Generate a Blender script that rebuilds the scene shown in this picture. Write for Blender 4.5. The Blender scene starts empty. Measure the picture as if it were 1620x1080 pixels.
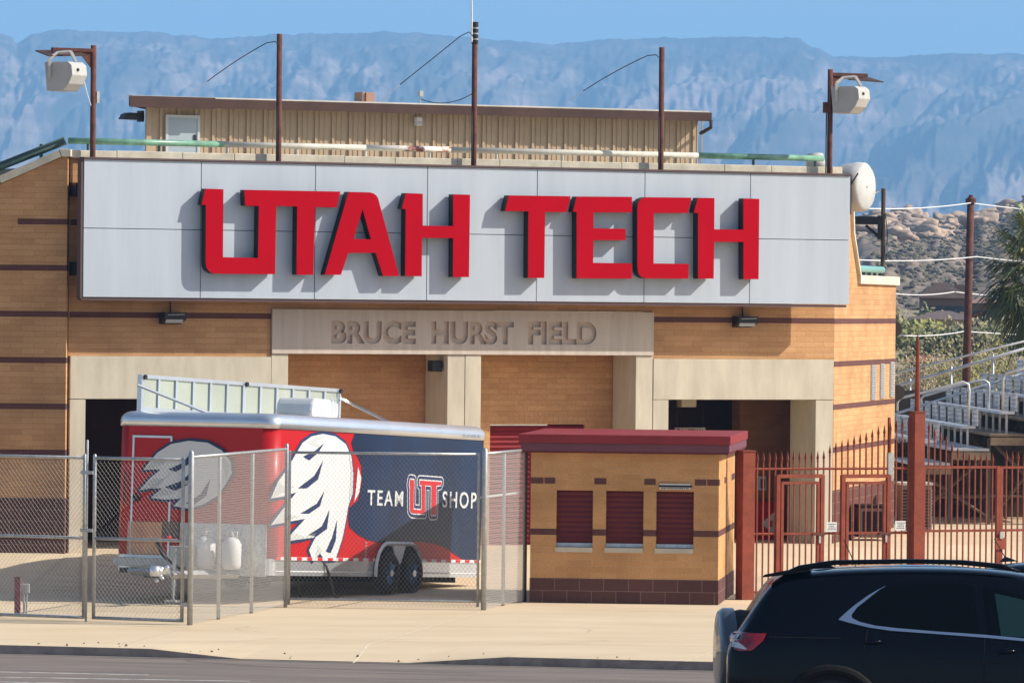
import bpy, bmesh, math, random
from mathutils import Vector, Matrix, noise
from mathutils.bvhtree import BVHTree
random.seed(7)
R = math.radians
S = bpy.context.scene
COL = S.collection

# ------------------------------------------------------------------ camera
FPX, CAMZ, HOR, ROLL = 9000.0, 4.8, 485.0, 0.0095
K = FPX / 6500.0                          # depth unit: at() takes depths in these
pitch = math.atan((HOR - 540) / FPX)            # horizon lies above the picture's middle: camera looks slightly down
Fv = Vector((0, math.cos(pitch), math.sin(pitch)))
U0 = Vector((0, -math.sin(pitch), math.cos(pitch))); R0 = Vector((1, 0, 0))
Rv = R0 * math.cos(ROLL) + U0 * math.sin(ROLL)
Uv = U0 * math.cos(ROLL) - R0 * math.sin(ROLL)
CAM = Vector((0, 0, CAMZ))
cd = bpy.data.cameras.new("camera"); cam = bpy.data.objects.new("camera", cd); COL.objects.link(cam)
cd.sensor_width = 36; cd.lens = 36 * FPX / 1620; cd.clip_start = 1; cd.clip_end = 40000
m = Matrix((Rv, Uv, -Fv)).transposed().to_4x4(); m.translation = CAM
cam.matrix_world = m
S.camera = cam

# ------------------------------------------------------------------ world, sun, exposure
SUN_EL = R(36.2); SUN_AZ = R(180 - 87)
w = bpy.data.worlds.new("World"); S.world = w; w.use_nodes = True
nt = w.node_tree; nt.nodes.clear()
sky = nt.nodes.new("ShaderNodeTexSky"); sky.sky_type = 'NISHITA'; sky.sun_disc = False
sky.sun_elevation = SUN_EL; sky.sun_rotation = SUN_AZ
sky.altitude = 900; sky.air_density = 1.0; sky.dust_density = 4.0; sky.ozone_density = 2.0
bg = nt.nodes.new("ShaderNodeBackground"); bg.inputs[1].default_value = 0.115
wo = nt.nodes.new("ShaderNodeOutputWorld")
nt.links.new(sky.outputs[0], bg.inputs[0]); nt.links.new(bg.outputs[0], wo.inputs[0])
sd = bpy.data.lights.new("sun", 'SUN'); sun = bpy.data.objects.new("sun", sd); COL.objects.link(sun)
sd.energy = 5.0; sd.angle = R(0.5); sd.color = (1.0, 0.94, 0.85)
sdir = Vector((math.sin(SUN_AZ) * math.cos(SUN_EL), math.cos(SUN_AZ) * math.cos(SUN_EL), math.sin(SUN_EL)))
sun.rotation_euler = sdir.to_track_quat('Z', 'Y').to_euler(); sun.location = (20, -10, 30)
S.view_settings.view_transform = 'Standard'; S.view_settings.look = 'None'
S.view_settings.exposure = 0.38; S.view_settings.gamma = 1
S.cycles.max_bounces = 6; S.cycles.transparent_max_bounces = 12; S.cycles.volume_bounces = 1

# ------------------------------------------------------------------ helpers
def ray(px, py):
    return (Fv + Rv * ((px - 810) / FPX) - Uv * ((py - 540) / FPX))
def at(px, py, D):                       # point seen at a pixel, at depth D along world Y
    d = ray(px, py); return CAM + d * (D * K / d.y)
def onz(px, py, z):
    d = ray(px, py); return CAM + d * ((z - CAMZ) / d.z)

class Frame:                             # local frame: x along, y away from the viewer, z up
    def __init__(s, origin, ang=0.0, tilt=0.0, roll=0.0):
        s.M = Matrix.Translation(Vector(origin)) @ Matrix.Rotation(ang, 4, 'Z') @ Matrix.Rotation(tilt, 4, 'Y') @ Matrix.Rotation(roll, 4, 'X')
        s.I = s.M.inverted()
    def hit(s, px, py, y=0.0):
        o = s.I @ CAM; d = (s.I.to_3x3() @ ray(px, py)); t = (y - o.y) / d.y
        p = o + d * t; return (p.x, p.z)
    def W(s, x, y, z): return s.M @ Vector((x, y, z))
WORLD = Frame((0, 0, 0))

def mat(name, col, rough=0.8, metal=0.0, var=0.0, vscale=3.0, bump=0.0, bscale=40.0, col2=None, spec=0.4,
        stretch=(1, 1, 1), coat=0.0, alpha=None, emit=None, detail=6.0, thr=(0.35, 0.65)):
    M = bpy.data.materials.new(name); M.use_nodes = True; t = M.node_tree; b = t.nodes["Principled BSDF"]
    b.inputs["Base Color"].default_value = (*col, 1); b.inputs["Roughness"].default_value = rough
    b.inputs["Metallic"].default_value = metal; b.inputs["Specular IOR Level"].default_value = spec
    b.inputs["Coat Weight"].default_value = coat
    if alpha is not None: b.inputs["Alpha"].default_value = alpha
    if var or col2 or bump:
        tc = t.nodes.new("ShaderNodeTexCoord"); mp = t.nodes.new("ShaderNodeMapping"); mp.inputs["Scale"].default_value = stretch
        t.links.new(tc.outputs["Object"], mp.inputs[0])
    if var or col2:
        n = t.nodes.new("ShaderNodeTexNoise"); n.inputs["Scale"].default_value = vscale; n.inputs["Detail"].default_value = detail
        n.inputs["Roughness"].default_value = 0.62
        t.links.new(mp.outputs[0], n.inputs["Vector"])
        cr = t.nodes.new("ShaderNodeValToRGB"); cr.color_ramp.elements[0].position = thr[0]; cr.color_ramp.elements[1].position = thr[1]
        a = col2 if col2 else tuple(c * (1 - var) for c in col)
        c1 = col if col2 else tuple(min(1, c * (1 + var * 0.6)) for c in col)
        cr.color_ramp.elements[0].color = (*a, 1); cr.color_ramp.elements[1].color = (*c1, 1)
        t.links.new(n.outputs[0], cr.inputs[0]); t.links.new(cr.outputs[0], b.inputs["Base Color"])
    if bump:
        n2 = t.nodes.new("ShaderNodeTexNoise"); n2.inputs["Scale"].default_value = bscale; n2.inputs["Detail"].default_value = 4
        t.links.new(mp.outputs[0], n2.inputs["Vector"])
        bp = t.nodes.new("ShaderNodeBump"); bp.inputs["Strength"].default_value = bump; bp.inputs["Distance"].default_value = 0.01
        t.links.new(n2.outputs[0], bp.inputs["Height"]); t.links.new(bp.outputs[0], b.inputs["Normal"])
    return M

def brick(name, c1, c2, mortar, bw=0.4, bh=0.1, ms=0.004, zoff=0.0, patch=0.25):
    M = bpy.data.materials.new(name); M.use_nodes = True; t = M.node_tree; b = t.nodes["Principled BSDF"]
    b.inputs["Roughness"].default_value = 0.85; b.inputs["Specular IOR Level"].default_value = 0.25
    tc = t.nodes.new("ShaderNodeTexCoord"); sp = t.nodes.new("ShaderNodeSeparateXYZ"); t.links.new(tc.outputs["Object"], sp.inputs[0])
    ad = t.nodes.new("ShaderNodeMath"); ad.operation = 'ADD'; t.links.new(sp.outputs[0], ad.inputs[0]); t.links.new(sp.outputs[1], ad.inputs[1])
    az = t.nodes.new("ShaderNodeMath"); az.operation = 'ADD'; t.links.new(sp.outputs[2], az.inputs[0]); az.inputs[1].default_value = zoff + 40 * bh
    ax = t.nodes.new("ShaderNodeMath"); ax.operation = 'ADD'; t.links.new(ad.outputs[0], ax.inputs[0]); ax.inputs[1].default_value = 100 * bw
    cb = t.nodes.new("ShaderNodeCombineXYZ"); t.links.new(ax.outputs[0], cb.inputs[0]); t.links.new(az.outputs[0], cb.inputs[1])
    br = t.nodes.new("ShaderNodeTexBrick"); t.links.new(cb.outputs[0], br.inputs["Vector"])
    br.inputs["Scale"].default_value = 1; br.inputs["Brick Width"].default_value = bw; br.inputs["Row Height"].default_value = bh
    br.inputs["Mortar Size"].default_value = ms; br.inputs["Mortar Smooth"].default_value = 0.3; br.inputs["Bias"].default_value = -0.1
    br.inputs["Color1"].default_value = (*c1, 1); br.inputs["Color2"].default_value = (*c2, 1); br.inputs["Mortar"].default_value = (*mortar, 1)
    n = t.nodes.new("ShaderNodeTexNoise"); n.inputs["Scale"].default_value = 0.9; n.inputs["Detail"].default_value = 5; t.links.new(tc.outputs["Object"], n.inputs["Vector"])
    mr = t.nodes.new("ShaderNodeMapRange"); mr.inputs[1].default_value = 0.3; mr.inputs[2].default_value = 0.7
    mr.inputs[3].default_value = 1 - patch; mr.inputs[4].default_value = 1 + patch * 0.35; t.links.new(n.outputs[0], mr.inputs[0])
    n3 = t.nodes.new("ShaderNodeTexNoise"); n3.inputs["Scale"].default_value = 30; n3.inputs["Detail"].default_value = 4; t.links.new(tc.outputs["Object"], n3.inputs["Vector"])
    mr3 = t.nodes.new("ShaderNodeMapRange"); mr3.inputs[1].default_value = 0.3; mr3.inputs[2].default_value = 0.7
    mr3.inputs[3].default_value = 0.9; mr3.inputs[4].default_value = 1.08; t.links.new(n3.outputs[0], mr3.inputs[0])
    mu = t.nodes.new("ShaderNodeMath"); mu.operation = 'MULTIPLY'; t.links.new(mr.outputs[0], mu.inputs[0]); t.links.new(mr3.outputs[0], mu.inputs[1])
    vm = t.nodes.new("ShaderNodeVectorMath"); vm.operation = 'SCALE'; t.links.new(br.outputs["Color"], vm.inputs[0]); t.links.new(mu.outputs[0], vm.inputs["Scale"])
    t.links.new(vm.outputs[0], b.inputs["Base Color"])
    bp = t.nodes.new("ShaderNodeBump"); bp.inputs["Strength"].default_value = 0.6; bp.inputs["Distance"].default_value = 0.006; bp.invert = True
    t.links.new(br.outputs["Fac"], bp.inputs["Height"]); t.links.new(bp.outputs[0], b.inputs["Normal"])
    return M

class MB:
    def __init__(s): s.v = []; s.f = []; s.m = []
    def add(s, vs, fs, mi=0):
        o = len(s.v); s.v += [tuple(v) for v in vs]
        for f in fs: s.f.append([i + o for i in f]); s.m.append(mi)
        return s
    def box(s, x0, x1, y0, y1, z0, z1, mi=0):
        vs = [(x, y, z) for z in (z0, z1) for y in (y0, y1) for x in (x0, x1)]
        return s.add(vs, [(0, 2, 3, 1), (4, 5, 7, 6), (0, 1, 5, 4), (2, 6, 7, 3), (0, 4, 6, 2), (1, 3, 7, 5)], mi)
    def prism(s, poly, y0, y1, mi=0):    # polygon in x,z swept from y0 to y1
        a = sum(poly[i][0] * poly[(i + 1) % len(poly)][1] - poly[(i + 1) % len(poly)][0] * poly[i][1] for i in range(len(poly)))
        if a < 0: poly = poly[::-1]
        n = len(poly); vs = [(p[0], y0, p[1]) for p in poly] + [(p[0], y1, p[1]) for p in poly]
        fs = [list(range(n)), list(range(2 * n - 1, n - 1, -1))] + [(i, i + n, (i + 1) % n + n, (i + 1) % n) for i in range(n)]
        return s.add(vs, fs, mi)
    def tube(s, pts, r, n=8, mi=0, cap=True):
        pts = [Vector(p) for p in pts]; rs = r if isinstance(r, (list, tuple)) else [r] * len(pts)
        vs = []; fs = []
        d0 = (pts[1] - pts[0]).normalized(); up = Vector((0, 0, 1)) if abs(d0.z) < 0.9 else Vector((1, 0, 0))
        a = d0.cross(up).normalized()
        for i, p in enumerate(pts):
            d = (pts[min(i + 1, len(pts) - 1)] - pts[max(i - 1, 0)]).normalized()
            a = (a - d * a.dot(d)).normalized(); b = d.cross(a)
            for k in range(n):
                t = 2 * math.pi * k / n; vs.append(p + (a * math.cos(t) + b * math.sin(t)) * rs[i])
        for i in range(len(pts) - 1):
            for k in range(n):
                fs.append((i * n + k, i * n + (k + 1) % n, (i + 1) * n + (k + 1) % n, (i + 1) * n + k))
        if cap: fs.append(list(range(n))[::-1]); fs.append([(len(pts) - 1) * n + k for k in range(n)])
        return s.add(vs, fs, mi)
    def bar(s, a, b, w, d=None, mi=0):   # square bar
        return s.tube([a, b], w * 0.7071, 4, mi)
    def blob(s, c, r, n=2, jit=0.2, mi=0, sc=(1, 1, 1)):
        bm = bmesh.new(); bmesh.ops.create_icosphere(bm, subdivisions=n, radius=1)
        off = Vector((random.random() * 90,) * 3)
        vs = []
        for v in bm.verts:
            k = 1 + jit * noise.noise(v.co * 1.6 + off) * 1.8
            vs.append((c[0] + v.co.x * r * k * sc[0], c[1] + v.co.y * r * k * sc[1], c[2] + v.co.z * r * k * sc[2]))
        fs = [[v.index for v in f.verts] for f in bm.faces]; bm.free()
        return s.add(vs, fs, mi)
    def build(s, name, mats, parent=None, smooth=False, bevel=0.0, **tags):
        me = bpy.data.meshes.new(name); me.from_pydata(s.v, [], s.f)
        for mm in (mats if isinstance(mats, (list, tuple)) else [mats]): me.materials.append(mm)
        for p, k in zip(me.polygons, s.m): p.material_index = k; p.use_smooth = smooth
        me.update()
        o = bpy.data.objects.new(name, me); COL.objects.link(o)
        if parent: o.parent = parent
        if bevel:
            b = o.modifiers.new("bevel", 'BEVEL'); b.width = bevel; b.segments = 2; b.limit_method = 'ANGLE'
        for k, v in tags.items(): o[k] = v
        return o

def thing(name, label, cat, frame=None, loc=None, group=None):
    o = bpy.data.objects.new(name, None); COL.objects.link(o); o.empty_display_size = 0.3
    if frame: o.matrix_world = frame.M
    if loc is not None: o.location = loc
    o["label"] = label; o["category"] = cat
    if group: o["group"] = group
    return o
def put(o, frame): o.matrix_world = frame.M; return o
def copy_thing(src, label=None):
    c = src.copy(); COL.objects.link(c)
    if label: c["label"] = label
    for ch in list(src.children):
        d = ch.copy(); COL.objects.link(d); d.parent = c
        for g in list(ch.children):
            e = g.copy(); COL.objects.link(e); e.parent = d
    return c

def curve_mesh(data):
    o = bpy.data.objects.new("tmp", data); COL.objects.link(o)
    dg = bpy.context.evaluated_depsgraph_get(); dg.update()
    me = bpy.data.meshes.new_from_object(o.evaluated_get(dg))
    bpy.data.objects.remove(o); return me
def add_mesh(mb, me, fn, mi=0):
    mb.add([fn(v.co) for v in me.vertices], [list(p.vertices) for p in me.polygons], mi); bpy.data.meshes.remove(me)
def fill(mb, loops, yf, yb, mi=0, offset=0.0, bevel=0.0):
    """extrude polygon loops (x,z) between y=yf (front) and y=yb; inner loops are holes"""
    cu = bpy.data.curves.new("c", 'CURVE'); cu.dimensions = '2D'; cu.fill_mode = 'BOTH'
    cu.extrude = abs(yb - yf) / 2; cu.offset = offset; cu.bevel_depth = bevel; cu.bevel_resolution = 1
    for lp in loops:
        sp = cu.splines.new('POLY'); sp.points.add(len(lp) - 1)
        for p, q in zip(sp.points, lp): p.co = (q[0], q[1], 0, 1)
        sp.use_cyclic_u = True
    me = curve_mesh(cu); yc = (yf + yb) / 2
    add_mesh(mb, me, lambda c: (c.x, yc - c.z, c.y), mi); bpy.data.curves.remove(cu)
def stroke(mb, loop, w, yf, mi=0):
    """round-jointed outline of a closed loop, as thin overlapping plates stepped by a hair"""
    n = len(loop)
    for i in range(n):
        a = Vector((loop[i][0], loop[i][1])); b = Vector((loop[(i + 1) % n][0], loop[(i + 1) % n][1])); d = b - a
        if d.length < 1e-5: continue
        d.normalize(); nn = Vector((-d.y, d.x)) * w; y = yf - .00025 * (i % 3)
        mb.add([(a.x - nn.x, y, a.y - nn.y), (b.x - nn.x, y, b.y - nn.y), (b.x + nn.x, y, b.y + nn.y), (a.x + nn.x, y, a.y + nn.y)], [(0, 1, 2, 3)], mi)
        mb.add([(a.x + w * math.cos(t * math.pi / 6), yf - .00075 - .00025 * (i % 2), a.y + w * math.sin(t * math.pi / 6)) for t in range(12)], [list(range(12))], mi)
def text(mb, s, x0, x1, z0, z1, yf, yb, mi=0, bold=0.0, shear=0.0, space=1.0):
    cu = bpy.data.curves.new("t", 'FONT'); cu.body = s; cu.size = 1; cu.offset = bold; cu.extrude = 0.5; cu.shear = shear; cu.space_character = space; cu.resolution_u = 4
    me = curve_mesh(cu)
    xs = [v.co.x for v in me.vertices]; ys = [v.co.y for v in me.vertices]
    a, b, c, d = min(xs), max(xs), min(ys), max(ys); yc = (yf + yb) / 2; h = abs(yb - yf)
    add_mesh(mb, me, lambda v: (x0 + (v.x - a) / (b - a) * (x1 - x0), yc - v.z * h, z0 + (v.y - c) / (d - c) * (z1 - z0)), mi)
    bpy.data.curves.remove(cu)

# ------------------------------------------------------------------ materials
TAN1, TAN2 = (0.60, 0.335, 0.155), (0.51, 0.27, 0.12)
M_brick = brick("ochre_brick", TAN1, TAN2, (0.45, 0.245, 0.10))
M_brick2 = brick("ochre_brick_booth", (0.62, 0.33, 0.135), (0.55, 0.285, 0.11), (0.60, 0.38, 0.20), ms=0.004)
M_bandb = brick("plum_brick", (0.135, 0.055, 0.045), (0.11, 0.045, 0.04), (0.17, 0.085, 0.07), patch=0.15)
M_base = brick("plum_block", (0.125, 0.055, 0.045), (0.10, 0.043, 0.038), (0.25, 0.16, 0.13), bw=0.4, bh=0.2, ms=0.006, patch=0.15)
M_conc = mat("cast_concrete", (0.56, 0.50, 0.38), 0.85, var=0.14, vscale=1.4, bump=0.15, bscale=30, stretch=(2.2, 2.2, 0.6))
M_concs = mat("stained_concrete", (0.60, 0.52, 0.43), 0.9, col2=(0.48, 0.41, 0.335), vscale=2.0, bump=0.2, bscale=30, stretch=(5, 5, 0.35), thr=(0.3, 0.7))
M_letc = mat("letter_recess", (0.52, 0.42, 0.33), 0.9, var=0.15, vscale=6)
M_cap = mat("coping_stone", (0.62, 0.56, 0.43), 0.85, var=0.2, vscale=3, bump=0.2)
M_panel = mat("silver_panel", (0.46, 0.51, 0.56), 0.6, metal=0.0, var=0.055, vscale=1.2, spec=0.25, stretch=(2.5, 1, .25))
M_seam = mat("dark_seam", (0.03, 0.03, 0.035), 0.8)
M_trimp = mat("plum_trim", (0.10, 0.06, 0.06), 0.7)
M_red = mat("red_letter_face", (0.43, 0.0012, 0.011), 0.7, var=0.04, vscale=1.5, spec=0.04)
M_redside = mat("letter_return", (0.012, 0.010, 0.012), 0.55)
M_shdoor = mat("recess_shutter_metal", (0.20, 0.012, 0.016), 0.6, var=0.1, vscale=3, spec=.2)
M_redmet = mat("maroon_metal", (0.25, 0.018, 0.02), 0.5, var=0.12, vscale=2.5)
M_shut = mat("maroon_shutter", (0.115, 0.008, 0.008), 0.6, var=0.12, vscale=4)
M_plum = mat("plum_fascia", (0.15, 0.045, 0.062), 0.6, var=0.08, vscale=3)
M_rust = mat("rusty_pole", (0.115, 0.040, 0.028), 0.85, var=0.35, vscale=7, bump=0.3, bscale=60)
M_fence = mat("rust_red_fence", (0.245, 0.058, 0.032), 0.7, var=0.22, vscale=6, spec=.2)
M_galv = mat("galvanised", (0.42, 0.43, 0.43), 0.45, metal=0.55, var=0.2, vscale=12)
M_wire = mat("galvanised_wire", (0.29, 0.29, 0.28), 0.5, metal=0.5)
M_bleach = mat("weathered_aluminium", (0.60, 0.61, 0.62), 0.55, metal=0.5, var=0.2, vscale=3)
M_wirel = mat("bright_wire", (0.48, 0.47, 0.45), 0.5, metal=0.4)
M_alum = mat("bright_aluminium", (0.72, 0.75, 0.78), 0.28, metal=0.75, var=0.06, vscale=2)
M_white = mat("white_paint", (0.64, 0.64, 0.62), 0.5, var=0.05, vscale=4)
M_offw = mat("off_white_casing", (0.46, 0.45, 0.42), 0.6, var=0.08, vscale=4)
M_green = mat("green_pipe", (0.16, 0.33, 0.22), 0.4, var=0.3, vscale=5, spec=0.6)
M_dkgreen = mat("dark_green_rail", (0.03, 0.065, 0.055), 0.5, var=0.2, vscale=5)
M_whp = mat("chipped_white_pipe", (0.55, 0.53, 0.46), 0.6, col2=(0.45, 0.42, 0.36), vscale=5)
M_whr = mat("rust_patch_pipe", (0.70, 0.66, 0.58), 0.6, col2=(0.26, 0.07, 0.05), vscale=5, thr=(0.46, 0.52), stretch=(0.5, 1, 1))
M_black = mat("black_metal", (0.015, 0.015, 0.018), 0.5)
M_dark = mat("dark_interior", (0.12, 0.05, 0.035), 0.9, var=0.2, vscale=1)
M_siding = mat("tan_siding", (0.42, 0.31, 0.20), 0.65, var=0.08, vscale=1.5)
M_brown = mat("brown_fascia", (0.07, 0.034, 0.025), 0.8, var=0.18, vscale=2)
M_roofw = mat("pale_roof", (0.62, 0.58, 0.50), 0.8, var=0.15, vscale=2)
M_door = mat("blue_grey_door", (0.36, 0.42, 0.45), 0.5, var=0.05)
M_ground = mat("tan_concrete_slab", (0.66, 0.53, 0.36), 0.92, spec=0.1, col2=(0.56, 0.435, 0.285), vscale=0.35, bump=0.1, bscale=25, thr=(0.3, 0.72), detail=9, stretch=(1, 2.2, 1))
M_joint = mat("slab_joint", (0.70, 0.60, 0.45), 0.9, var=0.2, vscale=5)
M_jointd = mat("slab_joint_dark", (0.36, 0.27, 0.18), 0.9, var=0.3, vscale=5)
M_curb = mat("weathered_curb", (0.30, 0.25, 0.22), 0.9, var=0.25, vscale=4, bump=0.3)
M_road = mat("asphalt", (0.225, 0.188, 0.16), 0.95, spec=0.05, col2=(0.15, 0.13, 0.118), vscale=0.9, bump=0.4, bscale=60, stretch=(0.35, 1.6, 1), thr=(0.32, 0.62), detail=10)
M_line = mat("worn_road_paint", (0.52, 0.50, 0.47), 0.85, col2=(0.27, 0.25, 0.235), vscale=6, thr=(0.4, 0.55))
M_desert = mat("desert_ground", (0.34, 0.26, 0.17), 0.95, col2=(0.20, 0.17, 0.10), vscale=0.05, detail=10)
M_tred = mat("trailer_red", (0.46, 0.012, 0.014), 0.35, spec=0.25, coat=0.1, var=0.05, vscale=0.7)
M_navy = mat("trailer_navy", (0.012, 0.030, 0.078), 0.35, spec=0.25, coat=0.1, col2=(0.012, 0.02, 0.045), vscale=0.9, thr=(0.3, 0.6), stretch=(1, 1, 0.6))
M_navyl = mat("outline_navy", (0.02, 0.035, 0.10), 0.4)
M_gw = mat("graphic_white", (0.66, 0.66, 0.64), 0.4)
M_gg = mat("graphic_grey", (0.50, 0.52, 0.50), 0.4)
M_gr = mat("graphic_red", (0.62, 0.02, 0.03), 0.4)
M_ply = mat("bare_plywood", (0.72, 0.40, 0.20), 0.8, col2=(0.50, 0.20, 0.13), vscale=2.5, stretch=(1, 1, 0.4))
M_tyre = mat("tyre_rubber", (0.016, 0.016, 0.017), 0.8)
M_rim = mat("dark_blue_rim", (0.05, 0.10, 0.17), 0.35, metal=0.4)
M_stage = mat("translucent_panel", (0.31, 0.335, 0.275), 0.55, var=0.08, vscale=1)
M_rib = mat("grey_rib", (0.36, 0.40, 0.44), 0.5, metal=0.2)
M_black_car = mat("black_car_paint", (0.002, 0.003, 0.006), 0.07, coat=0.0, spec=0.20)
M_glass = mat("tinted_glass", (0.002, 0.003, 0.004), 0.05, spec=0.12)
M_chrome = mat("satin_chrome_trim", (0.60, 0.62, 0.66), 0.25, metal=1.0)
M_clad = mat("black_cladding", (0.010, 0.010, 0.010), 0.75, spec=.15)
M_lampr = mat("red_lamp_lens", (0.45, 0.008, 0.015), 0.12, coat=1.0, col2=(0.12, 0.004, 0.008), vscale=9)
M_lampw = mat("clear_lamp_lens", (0.6, 0.6, 0.6), 0.15, coat=1.0)
M_seeglass = mat("greenish_side_glass", (0.012, 0.035, 0.036), 0.08, spec=0.2)
M_leafp = mat("palm_green", (0.24, 0.26, 0.08), 0.6, var=0.4, vscale=2)
M_leafpd = mat("palm_dark", (0.10, 0.115, 0.045), 0.7, var=0.3, vscale=2)
M_bark = mat("bark", (0.16, 0.115, 0.08), 0.9, var=0.3, vscale=5)
M_leaf1 = mat("yellow_green_leaf", (0.27, 0.27, 0.06), 0.7, var=0.4, vscale=0.7)
M_leaf2 = mat("olive_leaf", (0.27, 0.235, 0.11), 0.7, var=0.4, vscale=0.7)
M_leaf3 = mat("dry_twig_leaf", (0.40, 0.31, 0.19), 0.8, var=0.3, vscale=0.7)
M_leaf4 = mat("dark_green_leaf", (0.09, 0.11, 0.05), 0.7, var=0.4, vscale=0.7)
M_twig = mat("pale_twig", (0.42, 0.36, 0.26), 0.8)
M_hill = mat("scrub_hill", (0.30, 0.23, 0.18), 0.95, spec=.05, col2=(0.15, 0.125, 0.095), vscale=0.3, thr=(0.40, 0.62), detail=12)
M_rock = mat("sandstone_boulder", (0.50, 0.37, 0.27), 0.95, col2=(0.25, 0.19, 0.15), vscale=0.25, bump=1.0, bscale=0.8, thr=(0.35, 0.6))
M_scrub = mat("scrub_bush", (0.15, 0.13, 0.09), 0.95, var=0.3, vscale=0.1)
M_dirtdark = mat("weathered_timber", (0.22, 0.165, 0.11), 0.85, var=0.3, vscale=3)
M_lattice = mat("bleacher_steel", (0.085, 0.065, 0.05), 0.7, var=0.3, vscale=3)
M_stucco = mat("brown_stucco", (0.20, 0.13, 0.10), 0.9, var=0.1, vscale=1)
M_tile = mat("brown_roof_tile", (0.085, 0.055, 0.045), 0.9, var=0.25, vscale=1.5)
M_tilep = mat("pink_roof_tile", (0.30, 0.17, 0.14), 0.9, var=0.2, vscale=1.5)
M_window = mat("dark_window", (0.03, 0.04, 0.05), 0.2)
M_whwire = mat("white_cable", (0.78, 0.76, 0.74), 0.5)

def mesa_material():
    M = bpy.data.materials.new("mesa_rock"); M.use_nodes = True; t = M.node_tree; b = t.nodes["Principled BSDF"]
    b.inputs["Roughness"].default_value = 0.95; b.inputs["Specular IOR Level"].default_value = 0.1
    tc = t.nodes.new("ShaderNodeTexCoord"); mp = t.nodes.new("ShaderNodeMapping"); mp.inputs["Scale"].default_value = (0.008, 0.00125, 0.0035); mp.inputs["Rotation"].default_value = (0, R(28), 0)
    t.links.new(tc.outputs["Object"], mp.inputs[0])
    n = t.nodes.new("ShaderNodeTexNoise"); n.inputs["Scale"].default_value = 1.5; n.inputs["Detail"].default_value = 9; n.inputs["Roughness"].default_value = 0.65; n.inputs["Distortion"].default_value = 0.6
    t.links.new(mp.outputs[0], n.inputs["Vector"])
    cr = t.nodes.new("ShaderNodeValToRGB"); e = cr.color_ramp.elements
    e[0].position = 0.36; e[0].color = (0.045, 0.05, 0.045, 1); e[1].position = 0.72; e[1].color = (0.34, 0.255, 0.22, 1)
    k = e.new(0.53); k.color = (0.10, 0.085, 0.075, 1)
    sp = t.nodes.new("ShaderNodeSeparateXYZ"); t.links.new(tc.outputs["Object"], sp.inputs[0])
    mr = t.nodes.new("ShaderNodeMapRange"); mr.inputs[1].default_value = 300; mr.inputs[2].default_value = 430; mr.inputs[3].default_value = 0.05; mr.inputs[4].default_value = -0.17
    t.links.new(sp.outputs[2], mr.inputs[0])
    mp2 = t.nodes.new("ShaderNodeMapping"); mp2.inputs["Scale"].default_value = (0.0009, 0.0003, 0.035); t.links.new(tc.outputs["Object"], mp2.inputs[0])
    n2 = t.nodes.new("ShaderNodeTexNoise"); n2.inputs["Scale"].default_value = 1.0; n2.inputs["Detail"].default_value = 7; n2.inputs["Roughness"].default_value = 0.7; t.links.new(mp2.outputs[0], n2.inputs["Vector"])
    n3 = t.nodes.new("ShaderNodeTexNoise"); n3.inputs["Scale"].default_value = 0.035; n3.inputs["Detail"].default_value = 8; n3.inputs["Roughness"].default_value = 0.75; t.links.new(tc.outputs["Object"], n3.inputs["Vector"])
    a1 = t.nodes.new("ShaderNodeMath"); a1.operation = 'MULTIPLY_ADD'; t.links.new(n2.outputs[0], a1.inputs[0]); a1.inputs[1].default_value = 0.42; t.links.new(n.outputs[0], a1.inputs[2])
    a2 = t.nodes.new("ShaderNodeMath"); a2.operation = 'MULTIPLY_ADD'; t.links.new(n3.outputs[0], a2.inputs[0]); a2.inputs[1].default_value = 0.30; t.links.new(a1.outputs[0], a2.inputs[2])
    a3 = t.nodes.new("ShaderNodeMath"); a3.operation = 'SUBTRACT'; t.links.new(a2.outputs[0], a3.inputs[0]); a3.inputs[1].default_value = 0.375
    ad = t.nodes.new("ShaderNodeMath"); ad.operation = 'ADD'; t.links.new(a3.outputs[0], ad.inputs[0]); t.links.new(mr.outputs[0], ad.inputs[1])
    t.links.new(ad.outputs[0], cr.inputs[0]); t.links.new(cr.outputs[0], b.inputs["Base Color"])
    return M
M_mesa = mesa_material()

# ------------------------------------------------------------------ facade frame and ground
FA = R(27.25)
FAC = Frame((-7.71, 71.4 * K, 0), FA)
FLEN = 15.42
CA = R(-13)
CURB = Frame((-8.1, 57.7 * K, 0), CA)
def hz(x, y):                            # yard height: flat, with a ramp up to the building's plinth
    p = FAC.I @ Vector((x, y, 0)); d = -p.y
    t = max(0, min(1, (3.4 - d) / 2.6)); t = t * t * (3 - 2 * t)
    return 0.45 * t
def road_z(yl): return -0.125 + 0.037 * (-yl)      # rises towards the viewer (yl negative in curb frame)

xs = [-30, -15, -8, -4, -1.5, 0, 1.5, 3.2, 3.5, 3.8, 4.1, 4.5, 5, 6, 6.9, 7.25, 7.6, 7.95, 8.3, 9, 10, 12, 14, 17, 20, 25, 32, 45]
def cutz(x):                             # height of the kerb's top edge: dropped at the driveway
    a = max(0, min(1, (x - 3.15) / 1.3)); b = max(0, min(1, (8.3 - x) / 1.4)); return -0.113 * min(a, b)
ys = [0, 0.16, 0.9, 1.8, 3, 5, 7, 9] + [9.5 + 0.5 * i for i in range(40)] + [32, 38, 46, 60]
g = MB(); nx = len(xs)
for yy in ys:
    for xx in xs:
        p = CURB.M @ Vector((xx, yy, 0)); z = hz(p.x, p.y) + cutz(xx) * max(0, 1 - yy / 1.8)
        g.v.append((p.x, p.y, z))
for j in range(len(ys) - 1):
    for i in range(nx - 1):
        a = j * nx + i; g.f.append((a, a + 1, a + nx + 1, a + nx)); g.m.append(0)
g.build("pavement", M_ground, kind="structure")
c = MB()
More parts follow.
